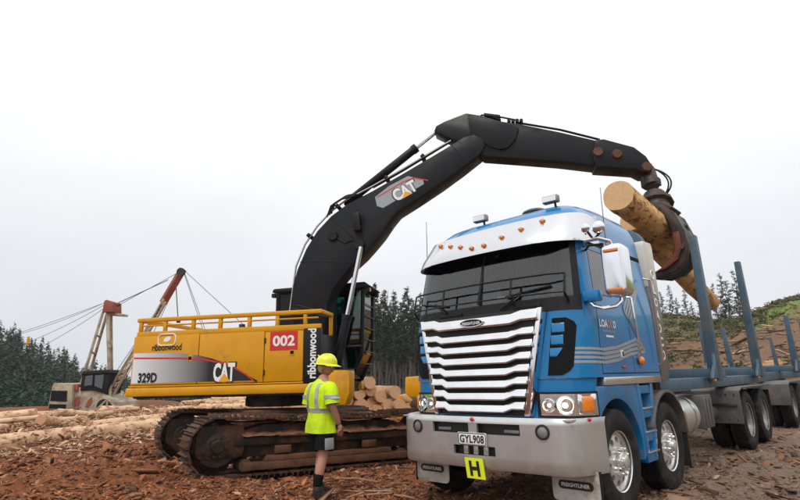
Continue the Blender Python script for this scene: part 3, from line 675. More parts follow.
# ---- grille
def gu(v, z): return .165+.045*(z-1.04)        # grille plane
def ghw(z): return lerp(.585, .80, (z-1.03)/1.05)
mb = MB(); mb.prism([(-.56, 1.0), (.56, 1.0), (.80, 2.1), (-.80, 2.1)], .205, .235, 'y'); backp = mb.build('grille_surround', 'mesh', truck)
for sgn in (-1, 1):
    mb = MB(); mb.add([(sgn*(ghw(z)+e), gu(0, z)+d, z) for z in (1.0, 2.1) for e, d in ((-.01, -.02), (.045, -.02), (.045, .1), (-.01, .1))], [(0, 1, 5, 4), (1, 2, 6, 5), (2, 3, 7, 6), (3, 0, 4, 7), (0, 3, 2, 1), (4, 5, 6, 7)])
    mb.build('grille_frame', 'chrome', backp, .008)
def slat(z, hgt, w):
    path = [(-w, 0, 0), (-w*.76, 0, 0), (-w*.62, -.035, -.034), (w*.62, -.035, -.034), (w*.76, 0, 0), (w, 0, 0)]
    prof = [(.035, -hgt*.5), (-.046, -hgt*.5), (-.056, -hgt*.36), (-.022, hgt*.46), (.035, hgt*.5)]
    rows = [[(x, gu(0, z)-.01+dy+py, z+dz+pz) for x, dy, dz in path] for py, pz in prof]
    mb = MB(); mb.grid(rows+[rows[0]]); n = len(path)
    for e in (0, n-1): mb.add([r[e] for r in rows], [tuple(range(len(rows)))])
    return mb
zs = [1.075+.127*i for i in range(7)]
for z in zs: slat(z+.03, .086, ghw(z)-.005).build('grille_slat', 'chrome', backp, .006, smooth=30)
slat(2.035, .12, .80).build('grille_slat', 'chrome', backp, .006, smooth=30)
bad = MB().lathe([(0, -.02), (.12, -.02), (.135, -.012), (.14, 0)], (0, 0, 0), (0, 1, 0), 28)
bad.v = [Vector((p.x*1.12, p.y+.125, p.z*.30+2.0)) for p in bad.v]; bd = bad.build('badge', 'black', backp)
mb = MB(); mb.tube([(.158*math.cos(a), .106, 2.0+.044*math.sin(a)) for a in [2*math.pi*i/28 for i in range(29)]], .008, 6, False); mb.build('badge_rim', 'chrome', bd)
lettering('badge_lettering', 'FREIGHTLINER', 'chrome', bd, lambda a, b: (a, .1015, 2.0+b), .25, .034, .03)
# ---- vents beside the grille
for sgn in (-1, 1):
    rw = []
    for z in np.linspace(1.40, 1.985, 14):
        t = (z-1.40)/.585; x0 = lerp(.80, .885, t); x1 = lerp(1.045, 1.115, t)
        d = min(t, 1-t)*.585; x1 -= .09*(1-min(1, d/.09))**2
        rw.append([(sgn*x, shell_u(x, z)-.007, z) for x in np.linspace(x0, x1, 8)])
    mb = MB(); mb.grid(rw, sgn < 0); v = mb.build('side_vent', 'dark', truck)
    for z, h in ((1.88, .10), (1.755, .10), (1.63, .09)):
        x0 = lerp(.80, .885, (z-1.4)/.585)+.01; rw = [[(sgn*x, shell_u(x, zz)-dd, zz) for x in np.linspace(x0, x0+.125-(.05 if z < 1.7 and zz < z else 0), 5)] for zz, dd in ((z-h/2, .010), (z-h/2+.01, .018), (z+h/2-.01, .014), (z+h/2, .009))]
        MB().grid(rw, sgn < 0).build('vent_fin', 'blue', v)
# ---- lower front fascia behind the bumper, lamps
mb = MB(); fr0 = [(x, y) for x, y in perim(1.2) if y < .60]
mb.grid([[(x*.985, y+.01, z) for x, y in fr0] for z in (.90, 1.0, 1.22, 1.30, 1.368)]); mb.build('fascia', 'blue', truck, smooth=40)
def patch(name, m, par, x0, x1, z0, z1, off, nx=10, sgn=1, zf=None):
    rw = [[(sgn*x, shell_u(x, 1.2)+.01-off, z) for x in np.linspace(x0, x1, nx)] for z in np.linspace(z0, z1, 4)]
    return MB().grid(rw, sgn < 0).build(name, m, par, smooth=40, solid=.006)
for sgn in (-1, 1):
    hl = patch('headlamp', 'chrome', truck, .70, 1.183, 1.005, 1.215, .022, 16, sgn)
    patch('lamp_trim', 'black', hl, .66, 1.186, .985, 1.235, .012, 16, sgn)
    for x, r, lit in ((.79, .062, 0), (.955, .084, 1)):
        y = shell_u(x, 1.2)-.014; nx = (.55 if x > .9 else .08)*sgn; ax = Vector((-nx, 1, 0)).normalized()
        MB().lathe([(r*1.12, .0), (r*1.10, -.02), (r, -.022), (r*.92, -.008), (r*.5, .018), (0, .03)], (sgn*x, y, 1.105), ax, 24).build('reflector', 'chrome', hl)
        MB().lathe([(r*.40, .012), (r*.32, .0), (0, -.008)], (sgn*x, y, 1.105), ax, 18).build('bulb', 'lamplit', hl)
        MB().lathe([(r, -.024), (r*.7, -.036), (0, -.042)], (sgn*x, y, 1.105), ax, 24).build('lens', 'lens', hl)
    cx_, cy_ = sgn*(side_x(.44, 1.2)*.985), .45
    MB().box((cx_, cy_, 1.112), (.20, .05, .20), Matrix.Rotation(sgn*R_(52), 3, 'Z')).build('turn_signal_housing', 'chrome', hl, .012)
    MB().box((cx_+sgn*.018, cy_-.014, 1.112), (.125, .05, .155), Matrix.Rotation(sgn*R_(52), 3, 'Z')).build('turn_signal', 'amber', hl, .022, 3)
# ---- bumper with real openings
def bump_y(x): return .02+.05*(x/1.0)**2+(.46*(max(0, abs(x)-.98)/.245)**2.2)
xs = [-1.225, -1.21, -1.18, -1.13, -1.06, -.98, -.85, -.7, -.60, -.57, -.30, -.27, -.055, .055, .27, .30, .57, .60, .7, .85, .98, 1.06, 1.13, 1.18, 1.21, 1.225]
zsb = [.47, .50, .60, .695, .80, .815, .925, .94, .965, .99]
mb = MB()
def bp(x, z): return (x, bump_y(x)+(.03 if z > .98 else .012 if z > .96 else .015 if z < .48 else 0)+.012*(.75-z), z)
for i in range(len(xs)-1):
    for k in range(len(zsb)-1):
        xc, zc = (xs[i]+xs[i+1])/2, (zsb[k]+zsb[k+1])/2
        if .815 < zc < .925 and .055 < abs(xc) < .58: continue
        if .60 < zc < .695 and abs(xc) < .28: continue
        mb.add([bp(xs[i], zsb[k]), bp(xs[i+1], zsb[k]), bp(xs[i+1], zsb[k+1]), bp(xs[i], zsb[k+1])], [(0, 1, 2, 3)])
bumper = mb.build('bumper', 'alu', truck, smooth=50, solid=.03)
mb = MB(); mb.bx(-.62, .62, .10, .12, .58, .96); mb.build('bumper_mesh', 'mesh', bumper)
mb = MB(); mb.bx(-1.15, 1.15, .42, .52, .955, .985); mb.bx(-1.1, 1.1, .10, .5, .965, .98); mb.build('bumper_top', 'alu', bumper)
for x in (-.13, .0, .13): MB().bx(x-.03, x+.03, .055, .09, .605, .69).build('slot_bar', 'alu', bumper, .006)
for x in (-.44, .44): MB().bx(x-.09, x+.09, .085, .098, .835, .865).build('slot_lamp', 'rimwhite', bumper, .004)
for x in (-.815, .815):
    y = bump_y(x)-.012; f = MB().lathe([(.075, .02), (.072, -.004), (.058, -.008), (.055, .004)], (x, y, .865), (-.08*x, 1, 0), 24).build('fog_lamp', 'frame', bumper)
    MB().lathe([(.055, .004), (.03, -.006), (0, -.010)], (x, y, .865), (-.08*x, 1, 0), 20).build('lens', 'rimwhite', f)
MB().ball((0, .012, .965), .022, 10, 8).build('red_lamp', 'redlens', bumper)
for x in (-1.17, 1.17): MB().ball((x, bump_y(x)-.005, .972), .018, 8, 6).build('red_lamp', 'redlens', bumper)
pl = MB().bx(-.185, .185, -.005, .005, .70, .83).build('number_plate', 'wplain', truck, .012)
mb = MB(); rp_ = rrect(-.178, .178, .707, .823, .02); mb.tube([(a, -.006, b) for a, b in rp_+rp_[:1]], .004, 5, False); mb.build('plate_border', 'bprint', pl)
lettering('plate_characters', 'GYL908', 'bprint', pl, lambda a, b: (a, -.0085, .765+b), .315, .082, .025, sp=1.05)
TH = lambda a, b: (a+.02+(.50-(.475+b))*.12, -.012-.02*b, .475+b)
mb = MB(); mb.add([TH(a, b) for a, b in ((-.115, -.10), (.115, -.10), (.115, .10), (-.115, .10))]+[Vector(TH(a, b))+Vector((0, .012, 0)) for a, b in ((-.115, -.10), (.115, -.10), (.115, .10), (-.115, .10))], [(0, 1, 2, 3), (7, 6, 5, 4), (0, 4, 5, 1), (1, 5, 6, 2), (2, 6, 7, 3), (3, 7, 4, 0)])
hp = mb.build('permit_plate', 'hivis', truck); hp['label'] = 'fluorescent yellow plate with a black H'
mb = MB()
for a0, a1, b0, b1 in ((-.065, -.03, -.075, .075), (.03, .065, -.075, .075), (-.031, .031, -.018, .018)): mb.add([Vector(TH(a, b))-Vector((0, .003, 0)) for a, b in ((a0, b0), (a1, b0), (a1, b1), (a0, b1))], [(0, 1, 2, 3)])
mb.build('letter', 'bprint', hp)
for sgn in (-1, 1):
    x0, x1 = (.70, 1.20) if sgn > 0 else (-1.13, -.63)
    fl = MB(); fl.prism([(p, q) for p, q in rrect(x0, x1, .20, .50, .05)], .36, .372, 'y'); f = fl.build('front_mudflap', 'flap', truck)
    mb = MB(); mb.prism([(((x0+x1)/2)+.17*math.cos(a), .355+.05*math.sin(a)) if False else (p, q) for p, q in rrect((x0+x1)/2-.18, (x0+x1)/2+.18, .315, .395, .039, 5) for a in (0,)], .354, .3595, 'y'); b = mb.build('flap_emblem', 'bprint', f)
    lettering('flap_lettering', 'FREIGHTLINER', 'wplain', b, lambda a, bb: ((x0+x1)/2+a, .3515, .355+bb), .29, .036, .02)
    mb = MB(); mb.bx(x0-.012, x0, .35, .38, .2, .5) if sgn < 0 else mb.bx(x1, x1+.012, .35, .38, .2, .5); mb.build('flap_edge', 'black', f)
# ---- stone guard rails and wipers
def fr_y(v, z, o): return shell_u(v, z)-o
mb = MB(); vv = np.linspace(-1.05, 1.06, 15)
for z, rr in ((2.455, .011), (2.245, .009)): mb.tube([(v, fr_y(v, z, .13), z) for v in vv], rr, 6)
for v in (-1.05, -.48, .48, 1.06): mb.tube([(v, fr_y(v, 2.455, .13), 2.455), (v, fr_y(v, 2.245, .13), 2.245), (v, fr_y(v, 2.16, .02), 2.15)], .012, 6)
mb.build('stone_guard', 'black', truck)
for x, d in ((-.45, -.55), (.30, .62)):
    y = lambda v, z: shell_u(v, z)-.03
    mb = MB(); mb.tube([(x, y(x, 2.12), 2.13), (x+d*.45, y(x+d*.45, 2.33)-.01, 2.31)], .012, 6); mb.tube([(x+d*.10, y(x+d*.1, 2.26), 2.27), (x+d*.95, y(x+d*.95, 2.36), 2.34)], .011, 6); mb.build('wiper', 'black', truck)
for x in (-.42, .62): MB().box((x, shell_u(x, 2.13)-.02, 2.13), (.34, .04, .055)).build('wiper_cover', 'black', truck, .015)
# ---- roof fittings
for x, y in ((-.35, .95), (.70, .95)):
    b = MB().box((x, y, 3.505), (.20, .09, .09), Matrix.Rotation(.1, 3, 'Z')).build('work_lamp', 'rimwhite', truck, .012)
    MB().box((x, y-.047, 3.505), (.17, .01, .065), Matrix.Rotation(.1, 3, 'Z')).build('lens', 'chrome', b); MB().cyl((x+.05, y+.02, 3.34), (x+.05, y, 3.48), .015, n=8).build('lamp_stem', 'frame', b)
MB().ball((.30, 1.25, 3.50), .14, 14, 8, (1.2, 1, .35)).build('roof_vent', 'grey', truck)
for x, y, z0, z1 in ((-1.17, .75, 2.4, 3.62), (1.17, 1.28, 2.5, 3.62)):
    MB().tube([(x, y, z0), (x*1.005, y+.01, (z0+z1)/2), (x*1.01, y+.03, z1)], [.012, .006, .004], 5).build('aerial', 'cable', truck)
# ---- mirrors
for sgn in (-1, 1):
    X = lambda v: sgn*v
    du = 0.0 if sgn > 0 else .55
    mr_ = MB().prism([(p, q) for p, q in rrect(-.118, .118, 2.17, 2.72, .07, 4)], .56+du, .76+du, 'y'); mr_.v = [Vector((sgn*(1.50+q.x), q.y+.12*q.x, q.z)) for q in mr_.v]
    mo = mr_.build('mirror', 'chrome', truck, .045, 3, smooth=60)
    for z in (2.235, 2.645): MB().box((sgn*1.495, .550+du, z), (.15, .02, .028), Matrix.Rotation(sgn*.12, 3, 'Z')).build('reflector', 'amber', mo, .004)
    MB().tube([(X(1.20), .56+du, 2.16), (X(1.26), .55+du, 2.09), (X(1.36), .56+du, 2.055), (X(1.47), .60+du, 2.07), (X(1.51), .64+du, 2.12), (X(1.51), .66+du, 2.2)], .020, 8).build('mirror_arm', 'chrome', mo)
    MB().box((X(1.25), .56+du, 2.20), (.17, .12, .12)).build('mirror_foot', 'blue', mo, .02)
    MB().tube([(X(1.15), .70+du, 2.78), (X(1.22), .60+du, 2.81), (X(1.38), .58+du, 2.80), (X(1.47), .63+du, 2.76), (X(1.48), .66+du, 2.70)], .022, 8).build('mirror_arm', 'chrome', mo)
    MB().tube([(X(1.15), .74+du, 2.74), (X(1.24), .64+du, 2.76), (X(1.40), .63+du, 2.745)], .013, 8).build('mirror_arm', 'frame', mo)
    for v, u, z, r in ((1.27, .52, 2.93, .052), (1.38, .60, 2.93, .072)):
        MB().ball((X(v), u+du, z), r, 18, 12, (1, .75, 1)).build('round_mirror', 'chrome', mo)
        MB().cyl((X(v), u+.05+du, z-r*.6), (X(1.32), .59+du, 2.80), .013, n=8).build('mirror_arm', 'frame', mo)
# ---- side stripes, lettering, handles on the outer door side
def sp_(u, z, o=.004): return (side_x(u, z)+o, u, z)
def stripe(path, w, m='silver', name='stripe', par=None):
    mb = MB(); P = []
    for i in range(len(path)-1):
        (a, b), (c, d) = path[i], path[i+1]; n = max(1, int(math.hypot(c-a, d-b)/.05)); P += [(lerp(a, c, k/n), lerp(b, d, k/n)) for k in range(n)]
    P.append(path[-1]); mb.grid([[sp_(u, z-w/2) for u, z in P], [sp_(u, z+w/2) for u, z in P]]); return mb.build(name, m, par or doors[True], recalc=True)
for i in range(4):
    z0 = 1.655-.045*i; zz = .037
    stripe([(.36, z0+.01), (.80, z0)], .026)
    stripe([(.80, z0), (1.15, z0+.03), (1.55, z0+.10), (1.86+.045*i, z0+.165-.01*i)], .034)
    # zig-zag band climbing the rear of the door and the sleeper
    o = .05*i
    stripe([(1.86+o, z0+.165-.01*i), (1.50+o*.9, 2.13+.01*i-.05*i)], .058, par=truck)
    stripe([(1.50+o*.9, 2.13-.04*i), (1.95+o, 2.50-.02*i)], .062, par=truck)
def door_fn(u0, z0): return lambda a, b: sp_(u0+a, z0+b, .0055)
lettering('lettering', 'LOA', 'wplain', doors[True], door_fn(.865, 1.935), .215, .085, .03)
lettering('lettering', 'DC', mat('tan_print', (.55, .28, .14), .5), doors[True], door_fn(1.045, 1.935), .125, .085, .02)
lettering('lettering', 'O', 'wplain', doors[True], door_fn(1.155, 1.935), .07, .085, .03)
for i in range(10): stripe([(.815+.036*i, 1.852), (.815+.036*i+.022, 1.852)], .026, 'silver', 'small_print')
stripe([(.90, 1.80), (1.10, 1.80)], .022, 'wplain', 'printed_bar')
for (u0, u1, z0, z1, m, nm) in ((1.24, 1.31, 1.575, 1.655, 'wplain', 'door_handle'), (1.245, 1.345, 1.46, 1.485, 'redlens', 'side_marker'), (1.74, 1.79, 1.60, 1.63, 'black', 'sleeper_latch')):
    h = MB().bx(1.195, 1.215, u0, u1, z0, z1).build(nm, m, doors[True] if nm != 'sleeper_latch' else truck, .006)
    if nm == 'door_handle': MB().bx(1.214, 1.219, u0+.02, u1-.02, z0+.012, z1-.012).build('latch', 'black', h)
MB().ball((1.225, 1.79, 1.545), .05, 12, 8, (.7, 1.4, 1)).build('side_repeater', 'amber', truck)
MB().tube([(1.20, 1.64, 2.30), (1.25, 1.645, 2.28), (1.255, 1.67, 2.0), (1.25, 1.70, 1.62), (1.20, 1.70, 1.58)], .016, 8).build('grab_handle', 'chrome', truck)
MB().tube([(1.20, 2.30, 2.60), (1.27, 2.32, 2.58), (1.27, 2.40, 2.0), (1.26, 2.44, 1.55), (1.20, 2.44, 1.5)], .017, 8).build('grab_handle', 'chrome', truck)
mb = MB(); q = [(x, y) for x, y in rrect(1.90, 2.02, 2.66, 2.95, .05)]; mb.tube([(hw(b)+.004, a, b) for a, b in q+q[:1]], .008, 6, False); mb.build('sleeper_hatch', 'blue', truck)
MB().bx(1.12, 1.215, .72, 2.42, 1.285, 1.368).build('sill_strip', 'stainless', truck, .008)
# ---- fenders, steps
def arch(cu, cz, r, a0, a1, n=16): return arc(cu, cz, r, a0, a1, n)
FU1, FU2, DU1, DU2, TR = .98, 2.53, 7.05, 8.45, .52
for sgn in (-1, 1):
    out = [(.56, .98), (.56, 1.28), (1.62, 1.28), (1.70, .52), (1.58, .46)]+[p for p in arch(FU1, .53, .615, 5, 132, 16)]
    mb = MB(); mb.prism(out, sgn*.92, sgn*1.195, 'x'); fe = mb.build('front_fender', 'bluemud', truck, .01)
    # step unit between the steer wheels
    mb = MB(); mb.prism([(1.60, 1.28), (1.68, 1.28), (1.76, .42), (1.66, .42)], sgn*1.0, sgn*1.20, 'x'); mb.prism([(2.03, 1.28), (2.12, 1.28), (2.03, .62), (1.96, .48), (1.93, .42), (1.88, .42)], sgn*1.0, sgn*1.20, 'x')
    for z in (.42, .64, .90, 1.17): mb.bx(min(sgn*1.0, sgn*1.195), max(sgn*1.0, sgn*1.195), 1.66, 2.0, z, z+.09)
    st = mb.build('step_unit', 'bluemud', truck, .008)
    for z in (.515, .735, .995): MB().bx(min(sgn*.98, sgn*1.215), max(sgn*.98, sgn*1.215), 1.69, 2.03, z, z+.018).build('step_tread', 'stainless', st, .004)
    MB().bx(min(sgn*.93, sgn*.99), max(sgn*.93, sgn*.99), 1.62, 2.1, .42, 1.27).build('step_backing', 'dark', st)
    mb = MB(); o1 = arch(FU2, .53, .66, 158, 8, 18); i1 = arch(FU2, .53, .625, 8, 158, 18); mb.prism(o1+i1, sgn*.80, sgn*1.225, 'x'); mb.build('rear_steer_fender', 'grey', truck, .006)
    MB().bx(min(sgn*.86, sgn*1.2), max(sgn*.86, sgn*1.2), 3.16, 3.18, .20, .66).build('mudflap', 'rubber', truck)
# ---- tyres and wheels
def tyre_mesh(R, w, drive):
    ri = .285; h = w/2
    pr = [(ri, -h*.72), (ri+.02, -h*.80), (ri+.09, -h*1.0), (R-.10, -h*1.0), (R-.035, -h*.93), (R-.006, -h*.80)]
    tread = []
    ribs = 5 if not drive else 4; tw_ = h*1.56; x0 = -h*.78
    for i in range(ribs):
        a = x0+tw_*i/ribs; b = x0+tw_*(i+1)/ribs-.012; tread += [(R, a), (R, b)]
        if i < ribs-1: tread += [(R-.014, b+.001), (R-.014, b+.011)]
    pr += tread+[(r, -x) for r, x in pr[::-1]]
    n = 96 if drive else 64; nt0, nt1 = 5, len(pr)-6
    mod = (lambda k, j: -.015 if (drive and nt0 < j < nt1 and (k+(1 if j > (nt0+nt1)/2 else 0)*2) % 4 == 3) else 0)
    return MB().lathe(pr, (0, 0, 0), (1, 0, 0), n, mod)
def build_wheel(kind):
    w = tyre_mesh(.52, .30 if kind == 'steer' else .27, kind != 'steer').build('wheel', 'rubber', smooth=30)
    if kind == 'steer':
        f = .10        # face offset outward (+x)
        MB().lathe([(.288, .115), (.30, .125), (.302, .10), (.275, .09), (.264, .065), (.250, .078)], (0, 0, 0), (1, 0, 0), 48).build('rim', 'wheelalu', w)
        mb = MB(); nh = 10
        for s in range(nh):
            a0 = 2*math.pi*s/nh; da = math.pi/nh; bo = [(-1, .165), (-.35, .165), (.35, .165), (1, .165), (1, .21), (1, .252), (.35, .252), (-.35, .252), (-1, .252), (-1, .21)]
            P = []; 
            for t_, r in bo: P.append((lerp(.100, .078, (r-.165)/.087), math.cos(a0+t_*da)*r, math.sin(a0+t_*da)*r))
            Q = []
            for t_, r in bo:
                dx, dr = t_, (r-.2085)/.0435; l = math.hypot(dx, dr); dx, dr = dx/l, dr/l; rr = .2085+dr*.031; aa = a0+dx*.60*da; Q.append((lerp(.100, .078, (rr-.165)/.087), math.cos(aa)*rr, math.sin(aa)*rr))
            Q2 = [(x-.035, y, z) for x, y, z in Q]; n = len(bo); b = 0
            mb.add(P+Q+Q2, [(i, (i+1) % n, n+(i+1) % n, n+i) for i in range(n)]+[(n+i, n+(i+1) % n, 2*n+(i+1) % n, 2*n+i) for i in range(n)])
        mb.lathe([(.165, .100), (.12, .106), (.10, .11)], (0, 0, 0), (1, 0, 0), 40); mb.build('wheel_disc', 'wheelalu', w, smooth=30)
        MB().lathe([(.27, .0), (.0, .0)], (.02, 0, 0), (1, 0, 0), 24).build('brake_drum', 'dark', w)
        MB().lathe([(.092, .10), (.086, .14), (.072, .15), (.066, .185), (.045, .195), (0, .197)], (0, 0, 0), (1, 0, 0), 24).build('hub', 'wheelalu', w)
        for k in range(10):
            a = 2*math.pi*(k+.5)/10; MB().lathe([(.017, .10), (.016, .145), (.010, .165), (0, .168)], (0, math.cos(a)*.128, math.sin(a)*.128), (1, 0, 0), 8).build('wheel_nut', 'wheelalu', w)
    else:
        MB().lathe([(.288, .11), (.30, .118), (.295, .09), (.26, .06), (.245, -.04), (.21, -.075), (.17, -.08), (.165, -.06), (.14, -.06), (.13, .02), (.09, .035), (0, .037)], (0, 0, 0), (1, 0, 0), 40).build('rim', 'rimwhite', w)
        for k in range(10):
            a = 2*math.pi*k/10; MB().cyl((-.08, math.cos(a)*.175, math.sin(a)*.175), (-.045, math.cos(a)*.175, math.sin(a)*.175), .014, n=6).build('wheel_nut', 'frame', w)
    return w
W_ST, W_DR = build_wheel('steer'), build_wheel('drive')
W_ST.location = (0, 0, -50); W_DR.location = (0, 0, -50)
def put_wheel(proto, par, x, y, z, out):
    return dup(proto, par, (x, y, z), (random.uniform(0, 6.28), 0, 0) if out > 0 else (random.uniform(0, 6.28), 0, math.pi))
for sgn in (-1, 1):
    for u in (FU1, FU2): put_wheel(W_ST, truck, sgn*1.045, u, TR, sgn)
    for u in (DU1, DU2): put_wheel(W_DR, truck, sgn*1.07, u, TR, sgn); put_wheel(W_DR, truck, sgn*.74, u, TR, -sgn)
# ---- exhaust / air-stack panel behind the sleeper: cream over grey is a painted reflection
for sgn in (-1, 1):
    mb = MB(); mb.prism([(2.50, 2.52), (2.50, 3.10), (2.53, 3.16), (2.82, 3.17), (2.86, 3.1), (2.86, 2.36), (2.50, 2.52)], sgn*.78, sgn*1.20, 'x'); mb.build('stack_shield', 'stackreflcream', truck, .015)
    mb = MB(); mb.prism([(2.50, 1.30), (2.50, 2.51), (2.86, 2.35), (2.86, 1.55), (2.78, 1.30)], sgn*.78, sgn*1.198, 'x'); stk = mb.build('stack_cover', 'stackreflgrey', truck, .008)
    if sgn > 0:
        for i, ch in enumerate('LOADCO'): lettering('lettering', ch, 'wplain', stk, (lambda zc: lambda a, b: (1.2045, 2.68+a, zc+b))(2.50-.175*i), .12, .125, .04)
        mb = MB(); q = arc(2.68, 2.70, .06, 0, 360, 20); mb.tube([(1.205, a, b) for a, b in q], .008, 5, False); mb.build('printed_ring', 'wplain', stk)
    MB().tube([(sgn*1.0, 2.68, 1.32), (sgn*1.0, 2.68, 1.15), (sgn*.85, 2.75, 1.02), (sgn*.5, 2.9, .98)], .07, 10).build('exhaust_pipe', 'frame', truck)
# arched cab guard
oa = [(-1.06, 1.3)]+[(-1.06, 3.16)]+arc(-.78, 3.20, .28, 180, 90, 6)+arc(.78, 3.20, .28, 90, 0, 6)+[(1.06, 3.16), (1.06, 1.3)]
ia = [(.86, 1.3), (.86, 3.1)]+arc(.68, 3.12, .18, 0, 90, 6)+arc(-.68, 3.12, .18, 90, 180, 6)+[(-.86, 3.1), (-.86, 1.3)]
mb = MB(); mb.prism(oa+ia, 2.92, 3.10, 'y'); cg = mb.build('cab_guard', 'steelblue', truck, .012)
for x in np.linspace(-.6, .6, 5): MB().bx(x-.03, x+.03, 2.97, 3.05, 1.3, 3.25).build('guard_bar', 'steelblue', cg, .006)
# ---- chassis and load bed
for sgn in (-1, 1): MB().bx(min(sgn*.36, sgn*.45), max(sgn*.36, sgn*.45), .7, 9.5, .80, 1.08).build('chassis_rail', 'frame', truck, .01)
for u in (1.0, 2.5, 4.0, 5.5, 7.05, 8.45, 9.4): MB().bx(-.37, .37, u-.06, u+.06, .84, 1.02).build('cross_member', 'frame', truck)
for u in (FU1, FU2, DU1, DU2): MB().cyl((-.95, u, TR), (.95, u, TR), .075, n=12).build('axle', 'frame', truck)
for u in (DU1, DU2): MB().ball((0, u, TR), .22, 14, 10).build('differential', 'frame', truck)
for sgn in (-1, 1):
    MB().bx(min(sgn*.80, sgn*1.02), max(sgn*.80, sgn*1.02), 2.95, 9.55, 1.14, 1.31).build('bed_rail', 'steelblue', truck, .015)
    tk = MB().lathe([(0, -.48), (.27, -.48), (.29, -.46), (.29, .46), (.27, .48), (0, .48)], (sgn*.80, 3.85, .76), (0, 1, 0), 28).build('fuel_tank', 'alu', truck)
    for u in (3.6, 4.1): MB().lathe([(.30, -.025), (.30, .025)], (sgn*.80, u, .76), (0, 1, 0), 28).build('tank_strap', 'chrome', tk)
    bb = MB().bx(min(sgn*.62, sgn*1.1), max(sgn*.62, sgn*1.1), 4.45, 5.0, .55, 1.05).build('battery_box', 'grey', truck, .02)
    for u in (4.55, 4.72, 4.9): MB().bx(min(sgn*1.1, sgn*1.112), max(sgn*1.1, sgn*1.112), u-.05, u+.05, .6, 1.0).build('box_rib', 'grey', bb, .004)
    MB().lathe([(0, -.3), (.10, -.3), (.12, -.27), (.12, .27), (.10, .3), (0, .3)], (sgn*.88, 5.5, .70), (0, 1, 0), 16).build('air_tank', 'frame', truck)
    MB().tube([(sgn*.6, 5.1, .9), (sgn*.8, 5.3, .75), (sgn*.85, 5.9, .72), (sgn*.6, 6.2, .85)], .03, 8).build('air_hose', 'black', truck)
    # drive-axle guard: a flat front plate and a top over the duals
    mb = MB(); mb.prism([(6.28, .50), (6.30, 1.06), (6.55, 1.12), (9.2, 1.12), (9.2, 1.095), (6.57, 1.095), (6.33, 1.04), (6.31, .50)], sgn*.42, sgn*1.235, 'x'); dg = mb.build('drive_guard', 'grey', truck, .005)
    MB().bx(min(sgn*.5, sgn*1.18), max(sgn*.5, sgn*1.18), 6.24, 6.285, .80, .84).build('guard_bar', 'frame', dg, .006)
    for x in np.linspace(.5, 1.15, 6):
        for z in (.56, 1.0): MB().ball((sgn*x, 6.285, z), .014, 6, 5).build('bolt', 'frame', dg)
    MB().bx(min(sgn*.5, sgn*1.2), max(sgn*.5, sgn*1.2), 9.15, 9.17, .25, 1.0).build('mudflap', 'rubber', truck)
def bunk(par, u, z0, ztop, lean, wb=.24, wt=.15, inner=True, zb=1.31):
    b = MB().bx(-1.08, 1.08, u-.13, u+.13, z0-.02, z0+.15).build('bunk', 'steelblue', par, .012)
    for sgn in (-1, 1):
        mb = MB(); base = z0-.06
        V = []
        for z, w_, d_, ul in ((base, wb, .17, 0), (ztop, wt, .11, lean)):
            V += [(sgn*(1.20-d_), u+ul-w_/2, z), (sgn*1.20, u+ul-w_/2, z), (sgn*1.20, u+ul+w_/2, z), (sgn*(1.20-d_), u+ul+w_/2, z)]
        mb.add(V, [(0, 1, 5, 4), (1, 2, 6, 5), (2, 3, 7, 6), (3, 0, 4, 7), (4, 5, 6, 7), (3, 2, 1, 0)]); s = mb.build('stake', 'steelblue', par, .012)
        mb = MB(); mb.prism([(u-.42, z0-.02), (u+.42, z0-.02), (u+.36, z0+.08), (u+.17, z0+.22), (u+.10, z0+.50), (u-.10, z0+.50), (u-.17, z0+.22), (u-.36, z0+.08)], sgn*1.13, sgn*1.185, 'x'); mb.build('stake_gusset', 'steelblue', s, .01)
    return b
bunk(truck, 5.45, 1.31, 3.76, -.10); bunk(truck, 8.95, 1.31, 3.78, -.20)
for u in (5.45, 8.95): MB().ball((1.16, u-.30, 1.26), .03, 8, 6).build('side_marker', 'amber', truck)

# ================================================================== trailer behind the truck
trl = empty('log_trailer', tw(0, 11, 0), -YAW); tag(trl, 'blue-grey log trailer with short stakes coupled behind the blue truck', 'trailer')
D = 11.0
for sgn in (-1, 1): MB().bx(min(sgn*.55, sgn*.70), max(sgn*.55, sgn*.70), 11.2-D, 27-D, 1.14, 1.36).build('trailer_rail', 'steelblue', trl, .012)
for u in (11.5, 14, 17, 20, 23, 26): MB().bx(-.56, .56, u-D-.08, u-D+.08, 1.17, 1.33).build('cross_member', 'steelblue', trl)
for u in (14.35, 17.25, 26.3): bunk(trl, u-D, 1.38, 2.95, -.2, .22, .15)
MB().tube([(0, 9.4-D, .8), (0, 10.4-D, .85), (0, 11.6-D, .95)], .07, 10).build('drawbar', 'frame', trl)
for sgn in (-1, 1):
    for u in (12.25, 13.55, 21.5, 22.85, 24.2): put_wheel(W_DR, trl, sgn*1.07, u-D, TR, sgn); put_wheel(W_DR, trl, sgn*.74, u-D, TR, -sgn)
    for u0, u1 in ((11.55, 14.2), (20.8, 24.9)):
        mb = MB(); mb.prism([(u0-D, .55), (u0-D+.02, 1.05), (u0-D+.25, 1.12), (u1-D, 1.12), (u1-D, 1.09), (u0-D+.27, 1.09), (u0-D+.05, 1.03), (u0-D+.03, .55)], sgn*.42, sgn*1.235, 'x'); mb.build('wheel_guard', 'grey', trl, .004)
    MB().bx(min(sgn*.7, sgn*1.1), max(sgn*.7, sgn*1.1), 15.0-D, 16.4-D, .6, 1.1).build('tool_box', 'grey', trl, .02)
for u in (12.25, 13.55, 21.5, 22.85, 24.2): MB().cyl((-.95, u-D, TR), (.95, u-D, TR), .075, n=10).build('axle', 'frame', trl)
MB().tube([(.3, 9.5-D, 1.0), (.5, 10-D, .7), (.4, 10.6-D, .68), (.3, 11.3-D, 1.15)], .02, 6).build('air_hose', 'black', trl)
